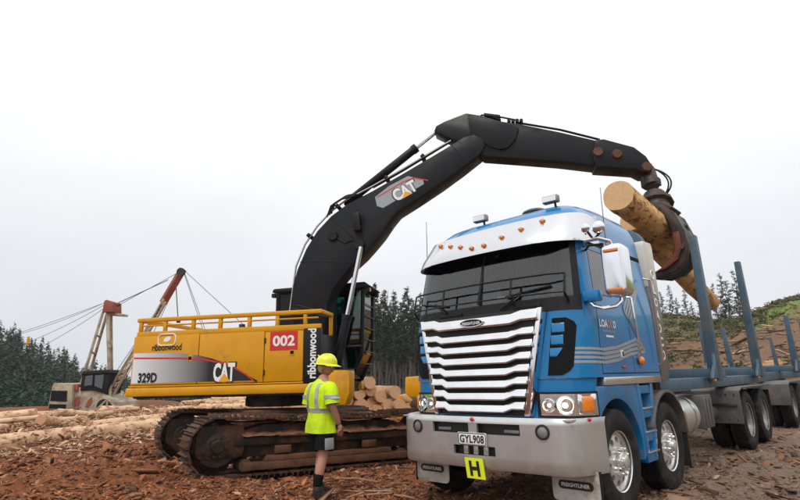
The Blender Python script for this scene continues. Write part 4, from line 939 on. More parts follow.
def rm(o):
    for c in list(o.children): rm(c)
    bpy.data.objects.remove(o)
rm(W_ST); rm(W_DR)

# ================================================================== excavator (local frame = its house: x along the boom, y away from the camera, z up)
HD = R_(-11); EO = Vector((-2.6, 11.6, 0))
exc = empty('excavator', EO, HD); tag(exc, 'yellow tracked excavator with black boom and log grapple, 002 on its side', 'excavator')
EX, EY = Vector((math.cos(HD), math.sin(HD), 0)), Vector((-math.sin(HD), math.cos(HD), 0))
def hp_(x, y, off):                       # photo pixel -> (x, z) on the plane y = off of the house frame
    P = hit(x, y, EO+EY*off, EY); d = P-EO; return (d.dot(EX), P.z)
TA = R_(38)-HD; TT = Matrix.Rotation(-HD, 4, 'Z') @ Matrix.Translation((.45, -.60, -.09)) @ Matrix.Rotation(R_(33), 4, 'Z') @ Matrix.Rotation(R_(1.6), 4, 'Y')
# ---- tracks
shoe = MB(); shoe.box((0, 0, 0), (.185, .62, .028)); 
for x in (-.07, .02): shoe.prism([(x, .012), (x+.028, .012), (x+.02, .058), (x+.008, .058)], -.31, .31, 'y')
shoe_me = shoe.build('track_shoe', 'trackst', smooth=0); shoe_data = shoe_me.data; bpy.data.objects.remove(shoe_me)
HL, RZ, RR = 1.97, .48, .44
def track_path(n):
    Ltop, A_ = 2*HL, math.pi*RR; tot = 2*Ltop+2*A_; out = []
    for i in range(n):
        s = tot*i/n
        if s < Ltop: x = -HL+s; out.append((x, RZ+RR-.07*math.sin(math.pi*(s/Ltop))**2*(1+.4*math.sin(s*5)), 0.0))
        elif s < Ltop+A_: a = math.pi/2-(s-Ltop)/RR; out.append((HL+RR*math.cos(a), RZ+RR*math.sin(a), math.pi/2-a))
        elif s < 2*Ltop+A_: out.append((HL-(s-Ltop-A_), RZ-RR, math.pi))
        else: a = -math.pi/2-(s-2*Ltop-A_)/RR; out.append((-HL+RR*math.cos(a), RZ+RR*math.sin(a), math.pi/2-a))
    return out
for sgn in (-1, 1):
    yo = sgn*1.32
    def tb(): return MB(TT @ Matrix.Translation((0, yo, 0)))
    fr = tb(); fr.prism([(-1.75, .30), (1.75, .30), (1.75, .66), (1.2, .80), (-1.2, .80), (-1.75, .66)], -.17, .17, 'y'); tf = fr.build('track_frame', 'undercar', exc, .02)
    k_out = -1 if sgn < 0 else 1
    def part(nm, mm, fn, bev=.01):
        q = tb(); fn(q); return q.build(nm, mm, tf, bev)
    part('guide_guard', 'brownsteel', lambda q: q.bx(-1.55, 1.6, -.27, .27, .10, .22)); part('guide_guard', 'brownsteel', lambda q: q.prism([(-1.2, .225), (1.25, .225), (1.2, .31), (-1.15, .31)], -.26, .26, 'y'))
    part('side_beam', 'undercar', lambda q: q.bx(-1.72, 1.72, -.25, .25, .48, .60)); part('step_plate', 'brownsteel', lambda q: q.bx(-1.0, -.35, -.30, .30, .60, .625)); part('step_plate', 'brownsteel', lambda q: q.bx(.35, 1.0, -.30, .30, .60, .625))
    part('drive_housing', 'undercar', lambda q: q.prism(rrect(-2.3, -1.55, .30, .80, .12), -.23, .23, 'y')); part('idler_fork', 'undercar', lambda q: q.bx(1.55, 2.1, -.24, .24, .40, .64))
    q = tb(); q.lathe([(0, -.22), (.30, -.22), (.36, -.14), (.36, .14), (.30, .22), (0, .22)], (-HL, 0, RZ), (0, 1, 0), 28, mod=lambda k, j: .05*(k % 2) if j in (2, 3) else 0); q.build('sprocket', 'undercar', tf)
    for sy in (-1, 1):
        q = tb(); q.lathe([(0, .27), (.09, .27), (.11, .25), (.17, .245), (.19, .23), (.19, .2)], (-HL, 0, RZ), (0, sy, 0), 24); dh = q.build('final_drive', 'undercar', tf)
        for k in range(10):
            a = 2*math.pi*k/10; q = tb(); c_ = (-HL+.145*math.cos(a), sy*.246, RZ+.145*math.sin(a)); q.cyl(c_, (c_[0], sy*.26, c_[2]), .014, n=6); q.build('bolt', 'undercar', tf)
        for x in (-.9, -.1, .75): q = tb(); q.bx(x-.14, x+.14, sy*.235-.03, sy*.235+.03, .335, .46); q.build('frame_lug', 'brownsteel', tf, .01)
    q = tb(); q.lathe([(0, -.20), (.12, -.20), (.14, -.12), (.26, -.10), (.28, -.16), (.40, -.14), (.42, -.05), (.42, .05), (.40, .14), (.28, .16), (.26, .10), (.14, .12), (.12, .20), (0, .20)], (HL, 0, RZ), (0, 1, 0), 32); q.build('idler', 'brownsteel', tf)
    for x in np.linspace(-1.5, 1.5, 8):
        q = tb(); q.lathe([(0, -.22), (.10, -.22), (.11, -.08), (.09, -.07), (.09, .07), (.11, .08), (.10, .22), (0, .22)], (float(x), 0, .17), (0, 1, 0), 14); q.build('track_roller', 'brownsteel', tf)
    for x in (-.75, .75):
        q = tb(); q.lathe([(0, -.2), (.085, -.2), (.085, .2), (0, .2)], (x, 0, .85), (0, 1, 0), 14); q.bx(x-.06, x+.06, -.1, .1, .72, .86); q.build('carrier_roller', 'undercar', tf)
    # bark packed on the frame
    mr0 = random.Random(5+sgn); rows = []
    for i in range(41):
        x = -1.6+3.2*i/40; h = .72+.13*mnoise.noise((x*1.3, sgn, 3))+.06*mnoise.noise((x*5, sgn, 1)); rows.append([(x, y, lerp(.62, h, 1-(y/.30)**2)+.03*mnoise.noise((x*9, y*9, sgn))) for y in np.linspace(-.30, .30, 11)])
    q = tb(); q.grid(rows); mm_ = q.build('packed_bark', 'mud', tf, smooth=60)
    ns = 52
    for i, (x, z, a) in enumerate(track_path(ns)):
        o = link('track_shoe', shoe_data, None, tf); o.matrix_local = TT @ Matrix.Translation((x, yo, z)) @ Matrix.Rotation(a, 4, 'Y')
    # track chain
    q = tb()
    for y in (-.09, .09): q.tube([(x-(.035*math.sin(a)), y, z-.045*math.cos(a)) for x, z, a in track_path(52)]+[(-HL, y, RZ+RR-.045)], .035, 5, False)
    q.build('track_chain', 'undercar', tf)
    # bark lying on the top run
    rows = []
    for i in range(61):
        x = -2.0+4.0*i/60; rows.append([(x, y, RZ+RR-.07*math.sin(math.pi*(x+HL)/(2*HL))**2+.012+.055*max(0, mnoise.noise((x*3, y*5, 7+sgn)))+.05*max(0, mnoise.noise((x*9, y*12, 2)))-.06*(abs(y)/.31)**6) for y in np.linspace(-.31, .31, 13)])
    q = tb(); q.grid(rows); q.build('packed_bark', 'mud', tf, smooth=60)
q = MB(TT); q.bx(-.95, .95, -1.2, 1.2, .62, .92); q.bx(-1.3, 1.3, -.6, .6, .60, .98); q.build('car_body', 'undercar', exc, .06)
MB(Matrix.Rotation(-HD, 4, 'Z') @ Matrix.Translation((.03, -.24, 0))).lathe([(.70, .95), (.74, .97), (.74, 1.10), (.70, 1.22), (.3, 1.24)], (0, 0, 0), (0, 0, 1), 40).build('swing_ring', 'frame', exc)
# ---- house
YS = -1.45
MB().prism([(-2.55, -1.44), (1.36, -1.40), (1.30, 1.44), (-2.55, 1.44)], 1.17, 1.30, 'z').build('deck', 'frame', exc, .01)
# counterweight: rounded in plan
cwp = [(-2.15, -1.452), (-2.45, -1.452)]+arc(-2.45, -1.10, .352, 270, 200, 6)+[(-2.98, -.5), (-3.05, 0), (-2.98, .5)]+arc(-2.45, 1.10, .352, 160, 90, 6)+[(-2.15, 1.452)]
cw = MB().prism(cwp, 1.21, 2.36, 'z').build('counterweight', 'yellow', exc, .05, 3)
def sidebox(nm, x0, x1, z0, z1, y0, y1, m, par=exc, bev=.012): return MB().bx(x0, x1, y0, y1, z0, z1).build(nm, m, par, bev)
sidebox('sill_beam', -2.70, 1.40, 1.205, 1.375, -1.50, -1.30, 'yellow', bev=.03); sidebox('sill_beam', -2.70, 1.40, 1.205, 1.375, 1.30, 1.50, 'yellow', bev=.03)
sidebox('sill_lip', -2.66, 1.38, 1.385, 1.415, -1.475, -1.30, 'yellow')
d1 = sidebox('access_door', -2.62, -1.165, 1.425, 2.385, -1.475, -1.38, 'yellow'); d2 = sidebox('access_door', -1.15, .222, 1.425, 2.375, -1.475, -1.38, 'yellow'); d3 = sidebox('access_door', .238, 1.02, 1.425, 2.365, -1.475, -1.38, 'yellow')
sidebox('side_wall', -2.62, 1.02, 1.42, 2.36, -1.379, -1.30, 'frame'); sidebox('engine_hood', -2.5, .2, 1.3, 2.34, -1.29, 1.40, 'yellow'); sidebox('tank_block', .21, 1.0, 1.3, 2.35, -1.29, -.45, 'yellow')
blk = sidebox('front_panel', 1.03, 1.37, 1.38, 2.40, -1.48, -1.36, 'black'); sidebox('front_box', 1.03, 1.34, 1.3, 2.3, -1.35, -.5, 'black')
for d, x, z in ((d1, -1.33, 1.92), (d3, .80, 1.96)):
    h = sidebox('latch', x-.05, x+.05, z-.07, z+.07, -1.480, -1.476, 'yellow', d, .003); sidebox('latch_slot', x-.035, x+.035, z-.03, z+.03, -1.484, -1.481, 'dark', h, 0)
for x in (.245,):
    for z in (1.6, 2.2): MB().cyl((x, -1.478, z-.05), (x, -1.478, z+.05), .018, n=8).build('hinge', 'frame', d3)
# engine deck and gear on top of the hood
sidebox('deck_cover', -1.9, -.3, 2.34, 2.42, -.9, .9, 'black', bev=.03); MB().cyl((-1.2, .3, 2.4), (-1.2, .3, 2.75), .07, n=12).build('exhaust_pipe', 'frame', exc)
# lower front step boxes
sb = MB().prism([(1.42, .98), (1.84, .98), (1.92, 1.20), (1.92, 1.60), (1.55, 1.62), (1.42, 1.3)], -1.44, -1.1, 'y').build('step_box', 'yellow', exc, .02); sidebox('step_tread', 1.6, 1.92, 1.605, 1.625, -1.44, -1.1, 'black', sb)
sidebox('front_frame', 1.0, 1.30, 1.18, 1.42, -.95, 1.3, 'frame')
# ---- handrail around the top
RZT, RZB = 2.76, 2.42
mb = MB(); mb.bx(-2.60, 1.38, -1.47, -1.38, RZT-.085, RZT); mb.bx(1.29, 1.38, -1.37, -.75, RZT-.085, RZT); mb.bx(-2.60, -2.51, -1.37, 1.44, RZT-.085, RZT); mb.bx(-2.50, .4, 1.38, 1.47, RZT-.085, RZT)
hr = mb.build('handrail', 'yellow', exc, .02)
mb = MB(); mb.bx(-2.58, 1.36, -1.465, -1.385, RZB-.05, RZB+.06); mb.bx(-2.58, -2.5, -1.38, 1.44, RZB-.05, RZB+.06); mb.bx(-2.5, .4, 1.385, 1.465, RZB-.05, RZB+.06); mb.build('handrail_base', 'yellow', hr, .012)
for px in (141, 165, 193, 220, 249, 277, 305):
    x = hp_(px, 323, -1.45)[0]; MB().bx(x-.035, x+.035, -1.455, -1.395, RZB+.06, RZT-.08).build('rail_post', 'yellow', hr, .006)
    if x < .4: MB().bx(x-.035, x+.035, 1.395, 1.455, RZB+.06, RZT-.08).build('rail_post', 'yellow', hr, .006)
MB().bx(1.30, 1.37, -.82, -.76, 2.3, RZT-.08).build('rail_post', 'yellow', hr, .006)
MB().tube([(x, -1.43, 2.60) for x in (-2.5, -1, .5, 1.3)], .018, 6).build('mid_rail', 'yellow', hr)
# ---- decals
YD = -1.4775
def H(px, py, o=YD): x, z = hp_(px, py, o); return (x, o, z)
grad = mat('silver_to_black_print', (.3, .3, .3), .4)
t = grad.node_tree; tcn = t.nodes.new('ShaderNodeTexCoord'); sp = t.nodes.new('ShaderNodeSeparateXYZ'); t.links.new(tcn.outputs['Object'], sp.inputs[0])
cr_ = t.nodes.new('ShaderNodeValToRGB'); mrr = t.nodes.new('ShaderNodeMapRange'); mrr.inputs[1].default_value = -2.6; mrr.inputs[2].default_value = -.9; t.links.new(sp.outputs[0], mrr.inputs[0]); t.links.new(mrr.outputs[0], cr_.inputs[0])
cr_.color_ramp.elements[0].color = (.80, .81, .83, 1); cr_.color_ramp.elements[1].color = (.012, .012, .014, 1); t.links.new(cr_.outputs[0], t.nodes['Principled BSDF'].inputs['Base Color'])
top = [(134, 353.5), (150, 353), (170, 353), (185, 353.5), (200, 355.5), (212, 358.5), (224, 362.5), (236, 368), (246, 374.5), (257, 383.3)]
swz = []
mb = MB(); up = [H(*p) for p in top]; zb = 1.46
mb.grid([[(p[0], p[1], zb) for p in up], up]); mb.build('swoosh_decal', grad, d1, smooth=0)
rl = [H(134, 358.3, YD-.002), H(180, 358.3, YD-.002), H(203, 359.3, YD-.002), H(220, 362.5, YD-.002), H(235, 368, YD-.002), H(246, 374.5, YD-.002), H(254, 381, YD-.002)]
mb = MB(); mb.grid([[(p[0], p[1], p[2]-.016) for p in rl], [(p[0], p[1], p[2]+.016) for p in rl]]); mb.build('red_stripe', 'red', d1, smooth=0)
def lay(px0, py0, px1, py1):
    a = H(px0, py0); b = H(px1, py1); return ((a[0]+b[0])/2, (a[2]+b[2])/2, b[0]-a[0], a[2]-b[2])
def dec(name, s, m, par, box, bold=.02, o=YD-.003, **k):
    cx, cz, w, h = lay(*box); return lettering(name, s, m, par, lambda a, b: (cx+a, o, cz+b), w, h, bold, **k)
dec('lettering', '329D', 'bprint', d1, (138.5, 373, 156.5, 383), .05); dec('lettering', 'ribbonwood', 'bprint', d1, (152.5, 344.5, 181.5, 350), .025)
dec('lettering', 'CAT', 'bprint', d2, (212.5, 362, 236, 382.5), .07, YD-.003); dec('lettering', 'CAT', 'wplain', d2, (214, 363, 234.5, 381.3), .045, YD-.005)
tri = [H(218, 382, YD-.0065), H(230.5, 381.5, YD-.0065), H(224.3, 373.3, YD-.0065)]; ngon_sheet('emblem_triangle', tri, mat('emblem_orange', (.85, .36, .01), .5), d2)
c = lay(159, 334.5, 175, 346); q = rrect(c[0]-c[2]/2, c[0]+c[2]/2, c[1]-c[3]/2+.02, c[1]+c[3]/2, .07, 4); mb = MB(); mb.tube([(a, YD-.002, b) for a, b in q+q[:1]], .013, 5, False); mb.build('emblem_frame', 'wplain', d1)
lf_ = [(c[0]+.085*math.cos(a)*(1 if math.cos(a) > 0 else .8)+.03*math.sin(a), YD-.002, c[1]+.02+.055*math.sin(a)) for a in np.linspace(0, 6.2, 14)]; ngon_sheet('emblem_leaf', lf_, 'wplain', d1)
c = lay(270.5, 332, 297.5, 349.5); pb_ = MB().bx(c[0]-c[2]/2, c[0]+c[2]/2, -1.481, -1.476, c[1]-c[3]/2, c[1]+c[3]/2).build('number_panel', 'red', d3)
lettering('lettering', '002', 'wplain', pb_, lambda a, b: (c[0]+a, -1.4835, c[1]+b), c[2]*.80, c[3]*.58, .03)
lettering('lettering', 'ribbonwood', 'wplain', blk, lambda a, b: (1.20-b, -1.4835, 1.93+a), .92, .17, .03)
# ---- operator's cab on the far side
cf = MB(); CB, CF, CT = -.42, 1.66, 3.48
def bar(a, b, w=.05): cf.tube([a, b], w, 6)
for y in (.52, 1.40):
    for p, q2 in (((CB, 1.3), (CB, CT)), ((1.36, 1.42), (CF-.04, 2.0)), ((CF-.04, 2.0), (CF, CT)), ((.62, 1.3), (.62, CT)), ((CB, 2.15), (CF, 2.15)), ((CB, CT), (CF, CT)), ((CB, 1.42), (1.36, 1.42)), ((.98, 2.15), (.98, CT))): bar((p[0], y, p[1]), (q2[0], y, q2[1]))
ecab = cf.build('operator_cab', 'black', exc)
MB().prism([(CB-.14, CT), (CB-.1, CT+.09), (CF+.05, CT+.13), (CF+.20, CT+.02), (CF+.05, CT-.03)], .44, 1.47, 'y').build('cab_roof', 'black', ecab, .03)
MB().bx(CB, 1.33, .50, 1.42, 1.31, 1.40).build('cab_floor', 'black', ecab); MB().bx(CB, CB+.04, .55, 1.38, 1.32, 2.4).build('cab_back', 'black', ecab)
MB().prism([(CB+.05, 1.33), (CB+.05, CT-.02), (.60, CT-.02), (.60, 1.33)], .515, .53, 'y').build('side_panel', 'black', ecab)
for y in (.535, 1.385):
    MB().prism([(CB+.03, 1.4), (CB+.03, CT-.03), (CF-.03, CT-.03), (CF-.06, 2.0), (1.35, 1.45)], y-.006, y+.006, 'y').build('side_glass', 'greenglass', ecab)
MB().add([(1.37, .55, 1.45), (1.37, 1.38, 1.45), (CF-.03, 1.38, 2.0), (CF-.03, .55, 2.0)], [(0, 1, 2, 3)]).add([(CF-.03, .55, 2.0), (CF-.03, 1.38, 2.0), (CF, 1.38, CT-.03), (CF, .55, CT-.03)], [(0, 1, 2, 3)]).build('front_glass', 'greenglass', ecab)
sq = MB(); sq.bx(.2, .7, .75, 1.2, 1.4, 1.85); sq.bx(.1, .25, .75, 1.2, 1.85, 2.6); sq.build('seat', 'seat', ecab, .05)
gd = MB()
for z in np.linspace(1.5, CT-.1, 8): gd.tube([(CF+.03, .55, z), (CF+.03, 1.38, z)], .012, 5)
gd.build('window_guard', 'black', ecab)
for y in (.50, 1.3):
    b = MB().box((CF+.12, y, CT-.06), (.10, .14, .11)).build('work_lamp', 'frame', ecab, .02); MB().box((CF+.175, y, CT-.06), (.01, .10, .08)).build('lens', 'rimwhite', b)
MB().box((CB-.12, .55, CT-.06), (.10, .12, .10)).build('work_lamp', 'frame', ecab, .02)
# ---- boom
bo_px = [(297, 340), (290, 312), (292, 290), (297, 270), (306, 249), (317, 231), (331, 216), (347, 204), (372, 191), (402, 174), (440, 151.5), (463, 137.5), (473, 134.5), (482, 138), (485, 145), (481, 153), (462, 168), (440, 184), (416, 200), (397, 212), (389, 222), (381, 234), (371, 246), (362, 256), (351, 266), (341, 278), (332, 290), (327, 303), (325, 340)]
bo = [hp_(a, b, -.27) for a, b in bo_px]
boom = MB().prism(bo, -.27, .27, 'y').build('boom', 'boomblack', exc, .02)
MB().prism([(x, z) for x, z in [hp_(a, b, -.20) for a, b in ((296, 345), (340, 345), (345, 385), (318, 392), (300, 375))]], -.2, .2, 'y').build('boom_foot', 'boomblack', boom, .02)
pn = hp_(360, 245, -.27)
for y in (-.33, .33): MB().lathe([(0, -.03), (.11, -.03), (.12, 0), (.12, .05), (0, .05)], (pn[0], y, pn[1]), (0, 1, 0), 20).build('pin_boss', 'boomblack', boom)
pw = hp_(333, 236, -.28); MB().lathe([(0, -.04), (.10, -.04), (.12, 0)], (pw[0], -.28, pw[1]), (0, 1, 0), 18).build('pin_boss', 'black', boom)
wlp = hp_(357, 222, -.36); b = MB().box((wlp[0], -.36, wlp[1]), (.16, .14, .42), Matrix.Rotation(-.1, 3, 'Y')).build('work_lamp', 'black', boom, .02)
# seam plates on the boom
for pts in (((296, 305), (328, 313)), ((295, 309), (327, 317))): 
    a, b = hp_(*pts[0], -.275), hp_(*pts[1], -.275); MB().tube([(a[0], -.272, a[1]), (b[0], -.272, b[1])], .012, 5).build('weld_seam', 'boomblack', boom)
def rod(nm, a, b, split, r1, r2, y):
    a, b = Vector((a[0], y, a[1])), Vector((b[0], y, b[1])); m_ = a.lerp(b, split)
    c_ = MB().cyl(a, m_, r1, n=18).build(nm, 'boomblack', exc, .01); MB().cyl(m_.lerp(a, .03), b, r2, n=14).build('piston_rod', 'rodch', c_); d = (m_-a).normalized(); MB().cyl(m_-d*.09, m_+d*.02, r1*1.14, n=18).build('gland', 'black', c_)
for y in (-.40, .40): rod('lift_cylinder', hp_(331, 395, y), hp_(361, 247, y), .52, .095, .05, y)
a_, b_ = hp_(352, 199, 0), hp_(436, 132, 0); rod('stick_cylinder', a_, b_, .76, .095, .05, 0)
lug = [hp_(a, b, 0) for a, b in ((345, 206), (349, 196), (356, 195), (364, 197))]; MB().prism(lug, -.12, .12, 'y').build('cylinder_lug', 'boomblack', boom, .01)
# hydraulic pipes along the boom's back
for k, y in enumerate((-.22, -.14, .16, .22)):
    pth = []
    for i, (a, b) in enumerate(((291, 312), (297, 268), (306, 246), (318, 228), (332, 213), (348, 201), (373, 188), (403, 171), (440, 149), (452, 142))):
        x, z = hp_(a-1, b-1.5, y); pth.append((x, y+(.0 if i < 11 else -.06*(i-10) if y < 0 else .06*(i-10)), z+(.05*(i > 9))))
    MB().tube(pth, .022 if k % 2 else .017, 6).build('hydraulic_pipe', 'rodch' if k == 0 else 'black', boom)
for k, off in enumerate((0, 5, 9)):
    pth = [hp_(a+off*.3, b-off*.5, -.3) for a, b in ((327, 217), (331, 206), (342, 199), (355, 196))]; MB().tube([(x, -.3+.05*k, z) for x, z in pth], .02, 6).build('hydraulic_hose', 'black', boom)
for y, dz in ((-.10, .05), (-.03, .05), (.06, .05)):
    MB().tube([(x, y, z+dz) for x, z in [hp_(a, b, y) for a, b in ((373, 190), (403, 173), (440, 150.5), (460, 138.5), (470, 126), (482, 117), (500, 119), (516, 122))]], .019, 6).build('hydraulic_hose', 'black', boom)
for a, b in ((312, 239), (340, 210), (388, 182), (424, 161)):
    x, z = hp_(a, b, 0); MB().box((x, 0, z+.03), (.09, .5, .07), Matrix.Rotation(-.75, 3, 'Y')).build('pipe_clamp', 'black', boom, .01)
for a, b, c, d in ((300, 262, 352, 262), (331, 217, 358, 243), (452, 145, 466, 163)):
    p, q = hp_(a, b, -.272), hp_(c, d, -.272); MB().tube([(p[0], -.2705, p[1]), (q[0], -.2705, q[1])], .009, 5).build('weld_seam', 'boomblack', boom)
MB().tube([(x, -.285, z) for x, z in [hp_(a, b, -.285) for a, b in ((333, 236), (345, 243), (352, 240), (360, 244))]], .012, 5).build('lamp_cable', 'black', boom)
# boom decal: silver patch, red line, letters
def BQ(px, py, o=-.275): x, z = hp_(px, py, o); return (x, o, z)
sil = [BQ(375, 197), BQ(389, 186), BQ(408, 176), BQ(423, 180), BQ(424, 184), BQ(383, 208), BQ(377, 206)]
gb = mat('boom_silver_print', (.34, .36, .38), .4); ngon_sheet('decal', sil, gb, boom)
mb = MB(); l1 = [BQ(377, 198, -.277), BQ(402, 183, -.277), BQ(414, 178.5, -.277), BQ(428, 181, -.277)]; mb.grid([l1, [(x, y, z+.028) for x, y, z in l1]]); mb.build('red_stripe', 'red', boom, smooth=0)
ca, cb = Vector(BQ(393, 197, -.279)), Vector(BQ(416, 184, -.279)); dx_ = (cb-ca).normalized(); dz_ = Vector((-dx_.z, 0, dx_.x)); cc = (ca+cb)/2; wl_ = (cb-ca).length
lettering('lettering', 'CAT', 'bprint', boom, lambda a, b: cc+dx_*a+dz_*b+Vector((0, .001, 0)), wl_*1.05, .33, .07); lettering('lettering', 'CAT', 'wplain', boom, lambda a, b: cc+dx_*a+dz_*b-Vector((0, .001, 0)), wl_*.96, .29, .045)
ngon_sheet('emblem_triangle', [cc+dx_*(-.12)-dz_*.15-Vector((0, .003, 0)), cc+dx_*.12-dz_*.15-Vector((0, .003, 0)), cc-dz_*.02-Vector((0, .003, 0))], bpy.data.materials['emblem_orange'], boom)
# ---- stick
sk_px = [(434, 131), (436, 126), (444, 121.5), (466, 113), (482, 115.5), (500, 121), (520, 124), (560, 132), (601, 141.5), (599, 166), (560, 161.5), (520, 158.5), (484, 156), (474, 150), (460, 142), (448, 137.5)]
stick = MB().prism([hp_(a, b, -.21) for a, b in sk_px], -.21, .21, 'y').build('stick', 'boomblack', exc, .018)
for y in (-.235, .235):
    MB().prism([hp_(a, b, y) for a, b in ((468, 116), (499, 121), (519, 128), (515, 140), (508, 148), (500, 149.5), (490, 147), (480, 140), (470, 135))], y-.02, y+.02, 'y').build('cheek_plate', 'boomblack', stick, .008)
MB().prism([hp_(a, b, 0) for a, b in ((484, 115), (500, 117), (501, 122), (484, 117))], -.1, .1, 'y').build('stop_lug', 'boomblack', stick)
for px in (509, 513, 517, 521): 
    x, z = hp_(px, 123.5, 0); MB().cyl((x, -.16, z), (x, .16, z), .04, n=10).build('hose_clamp', 'black', stick)
MB().tube([(p[0], 0, p[1]+.03) for p in [hp_(a, b, 0) for a, b in ((518, 124), (560, 131), (600, 141))]], .025, 6).build('hydraulic_pipe', 'black', stick)
tip = MB().prism([hp_(a, b, -.25) for a, b in ((594, 146), (596, 139.5), (604, 139), (634, 147), (646, 156), (652, 165), (651, 171), (644, 173), (636, 169), (622, 168), (596, 166.5), (593, 158))], -.25, .25, 'y').build('stick_extension', 'boomblack', stick, .015)
for px, py in ((598, 152), (617, 154), (647, 167)):
    x, z = hp_(px, py, -.26); MB().lathe([(0, -.04), (.09, -.04), (.11, 0), (.11, .52), (.09, .56), (0, .56)], (x, -.26, z), (0, 1, 0), 16).build('pin', 'brownsteel', tip)
# ---- grapple, hanging from the stick over the load bed (built in truck-aligned axes)
inv = (Matrix.Translation(EO) @ Matrix.Rotation(HD, 4, 'Z')).inverted(); TM = Matrix.Translation(TO) @ Matrix.Rotation(-YAW, 4, 'Z')
def tv_hit(px, py, v): return TM.inverted() @ hit(px, py, TO+TV*v, TV)
gp = hp_(648, 170, 0); GW = EO+EX*gp[0]+Vector((0, 0, gp[1])); GT = TM.inverted() @ GW
GB = inv @ TM
def gb_(): return MB(GB)
top_ = GT+Vector((0, 0, -.06)); rot_c = hit(656, 204, TO+TV*.5, TV); rot_t = TM.inverted() @ rot_c
q = gb_(); q.tube([tuple(top_+Vector((0, 0, .08))), tuple(top_.lerp(rot_t, .45))], [.13, .16], 10); q.box(tuple(top_.lerp(rot_t, .35)), (.34, .20, .16)); gh = q.build('grapple_hanger', 'grap', exc, .015)
ax = (rot_t-top_).normalized()
q = gb_(); q.lathe([(0, -.24), (.20, -.24), (.22, -.2), (.22, -.06), (.30, -.04), (.31, .04), (.24, .06), (.22, .2), (0, .2)], tuple(rot_t), tuple(ax), 24, mod=lambda k, j: .012*(k % 2) if j in (4, 5) else 0); q.build('rotator', 'grap', gh)
# two-jaw body: frame under the rotator, jaws in the plane across the load closing under the logs
GU0 = 5.80
def jaw(pts, u0, u1, m, nm, par, bev=.012):
    q = gb_(); n = len(pts); q.add([(a, u0, b) for a, b in pts]+[(a, u1, b) for a, b in pts], [tuple(range(n)), tuple(range(2*n-1, n-1, -1))]+[((i+1) % n, i, n+i, n+(i+1) % n) for i in range(n)]); return q.build(nm, m, par, bev)
jaw([(.22, 4.58), (.72, 4.58), (.86, 4.42), (.74, 4.34), (.26, 4.34), (.12, 4.42)], GU0-.30, GU0+.30, 'grap', 'grapple_frame', gh, .03)
outer = [(.42, 4.50), (.68, 4.50), (.88, 4.30), (1.00, 3.92), (1.03, 3.60), (.95, 3.36), (.75, 3.20), (.48, 3.13), (.24, 3.19), (.50, 3.27), (.69, 3.38), (.79, 3.58), (.80, 3.85), (.755, 4.15), (.64, 4.36)]
for u0 in (-.34, .22): ja = jaw(outer, GU0+u0, GU0+u0+.12, 'grap', 'grapple_jaw', gh)
jaw([(.86, 4.30), (1.0, 3.92), (1.03, 3.60), (.98, 3.60), (.94, 3.92), (.82, 4.25)], GU0-.22, GU0+.22, 'grap', 'jaw_plate', gh)
jaw([(.86-a, b) for a, b in outer], GU0-.08, GU0+.10, 'grap', 'grapple_jaw', gh)
jaw([(.80, 3.90), (.92, 3.92), (.93, 3.62), (.84, 3.40), (.62, 3.26), (.40, 3.22), (.60, 3.32), (.76, 3.46), (.82, 3.62)], GU0-.40, GU0-.345, 'rust', 'wear_plate', gh)
for a, b in ((.60, 4.43), (.30, 4.43), (.92, 3.62)):
    q = gb_(); q.cyl((a, GU0-.39, b), (a, GU0+.37, b), .05, n=12); q.build('jaw_pin', 'brownsteel', gh)
q = gb_(); q.cyl((.93, GU0-.02, 4.1), (-.06, GU0-.02, 4.1) if False else (.90, GU0+.28, 3.7), .06, n=12); q.build('jaw_cylinder', 'grap', gh)
for k in range(2):
    pts = [top_+Vector((.10, .02*k, .06)).lerp(Vector((.16, 0, -.62)), t)+Vector((.20+.05*k, .05, 0))*math.sin(math.pi*t)**.8 for t in np.linspace(0, 1, 12)]
    q = gb_(); q.tube([tuple(p) for p in pts], .017, 6); q.build('hydraulic_hose', 'black', gh)
# held logs
l1a, l1b = tv_hit(619, 195, .5), tv_hit(669, 235, .5); l1b = l1a+(l1b-l1a)*1.25
log(TM @ l1a, TM @ l1b, .262, .235, 'held', 'thick orange-brown log gripped highest in the grapple, sawn end facing out above the cab', 'logs held in the grapple', n=30)
l2a, l2b = tv_hit(631, 219, .12), tv_hit(712, 303, .42)
log(TM @ l2a, TM @ l2b, .26, .195, 'held', 'longest log in the grapple, slanting down to the truck stakes', 'logs held in the grapple', n=30)

# ================================================================== yellow machine half hidden behind the log stack
dz = empty('bulldozer', at_depth(431, 400, 20.5).xy.to_3d(), R_(170)); tag(dz, 'yellow crawler machine half hidden between log stack and truck', 'bulldozer')
MB().prism([(-1.1, .75), (.75, .75), (.90, .95), (.88, 1.50), (-1.1, 1.62)], -.55, .55, 'y').build('hood', 'yellow', dz, .05); MB().bx(-.9, -.5, -.3, .3, 1.62, 1.68).build('hood_hatch', 'yellow', dz, .01)
MB().prism([(.9, .02), (1.08, .06), (1.02, .4), (1.10, .72), (1.22, .86), (1.08, .85), (.92, .6), (.90, .3)], -1.3, 1.3, 'y').build('blade', 'yellow', dz, .01)
for y in (-.75, .75):
    MB().prism(rrect(-1.9, .7, .05, .75, .34, 6), y-.22, y+.22, 'y').build('track', 'trackst', dz, .02); MB().bx(-.6, 1.0, y-.36, y-.24, .4, .55).build('push_arm', 'yellow', dz, .01)
for q in ((-1.9, -.62), (-1.9, .62), (-1.0, -.62), (-1.0, .62)): MB().cyl((q[0], q[1], 1.4), (q[0]+.05, q[1]*.95, 2.5), .05, n=8).build('cab_post', 'black', dz)
MB().bx(-2.1, -.85, -.75, .75, 2.5, 2.6).build('cab_roof', 'yellow', dz, .03); MB().bx(-2.1, -1.0, -.6, .6, .7, 1.45).build('rear_body', 'yellow', dz, .04)

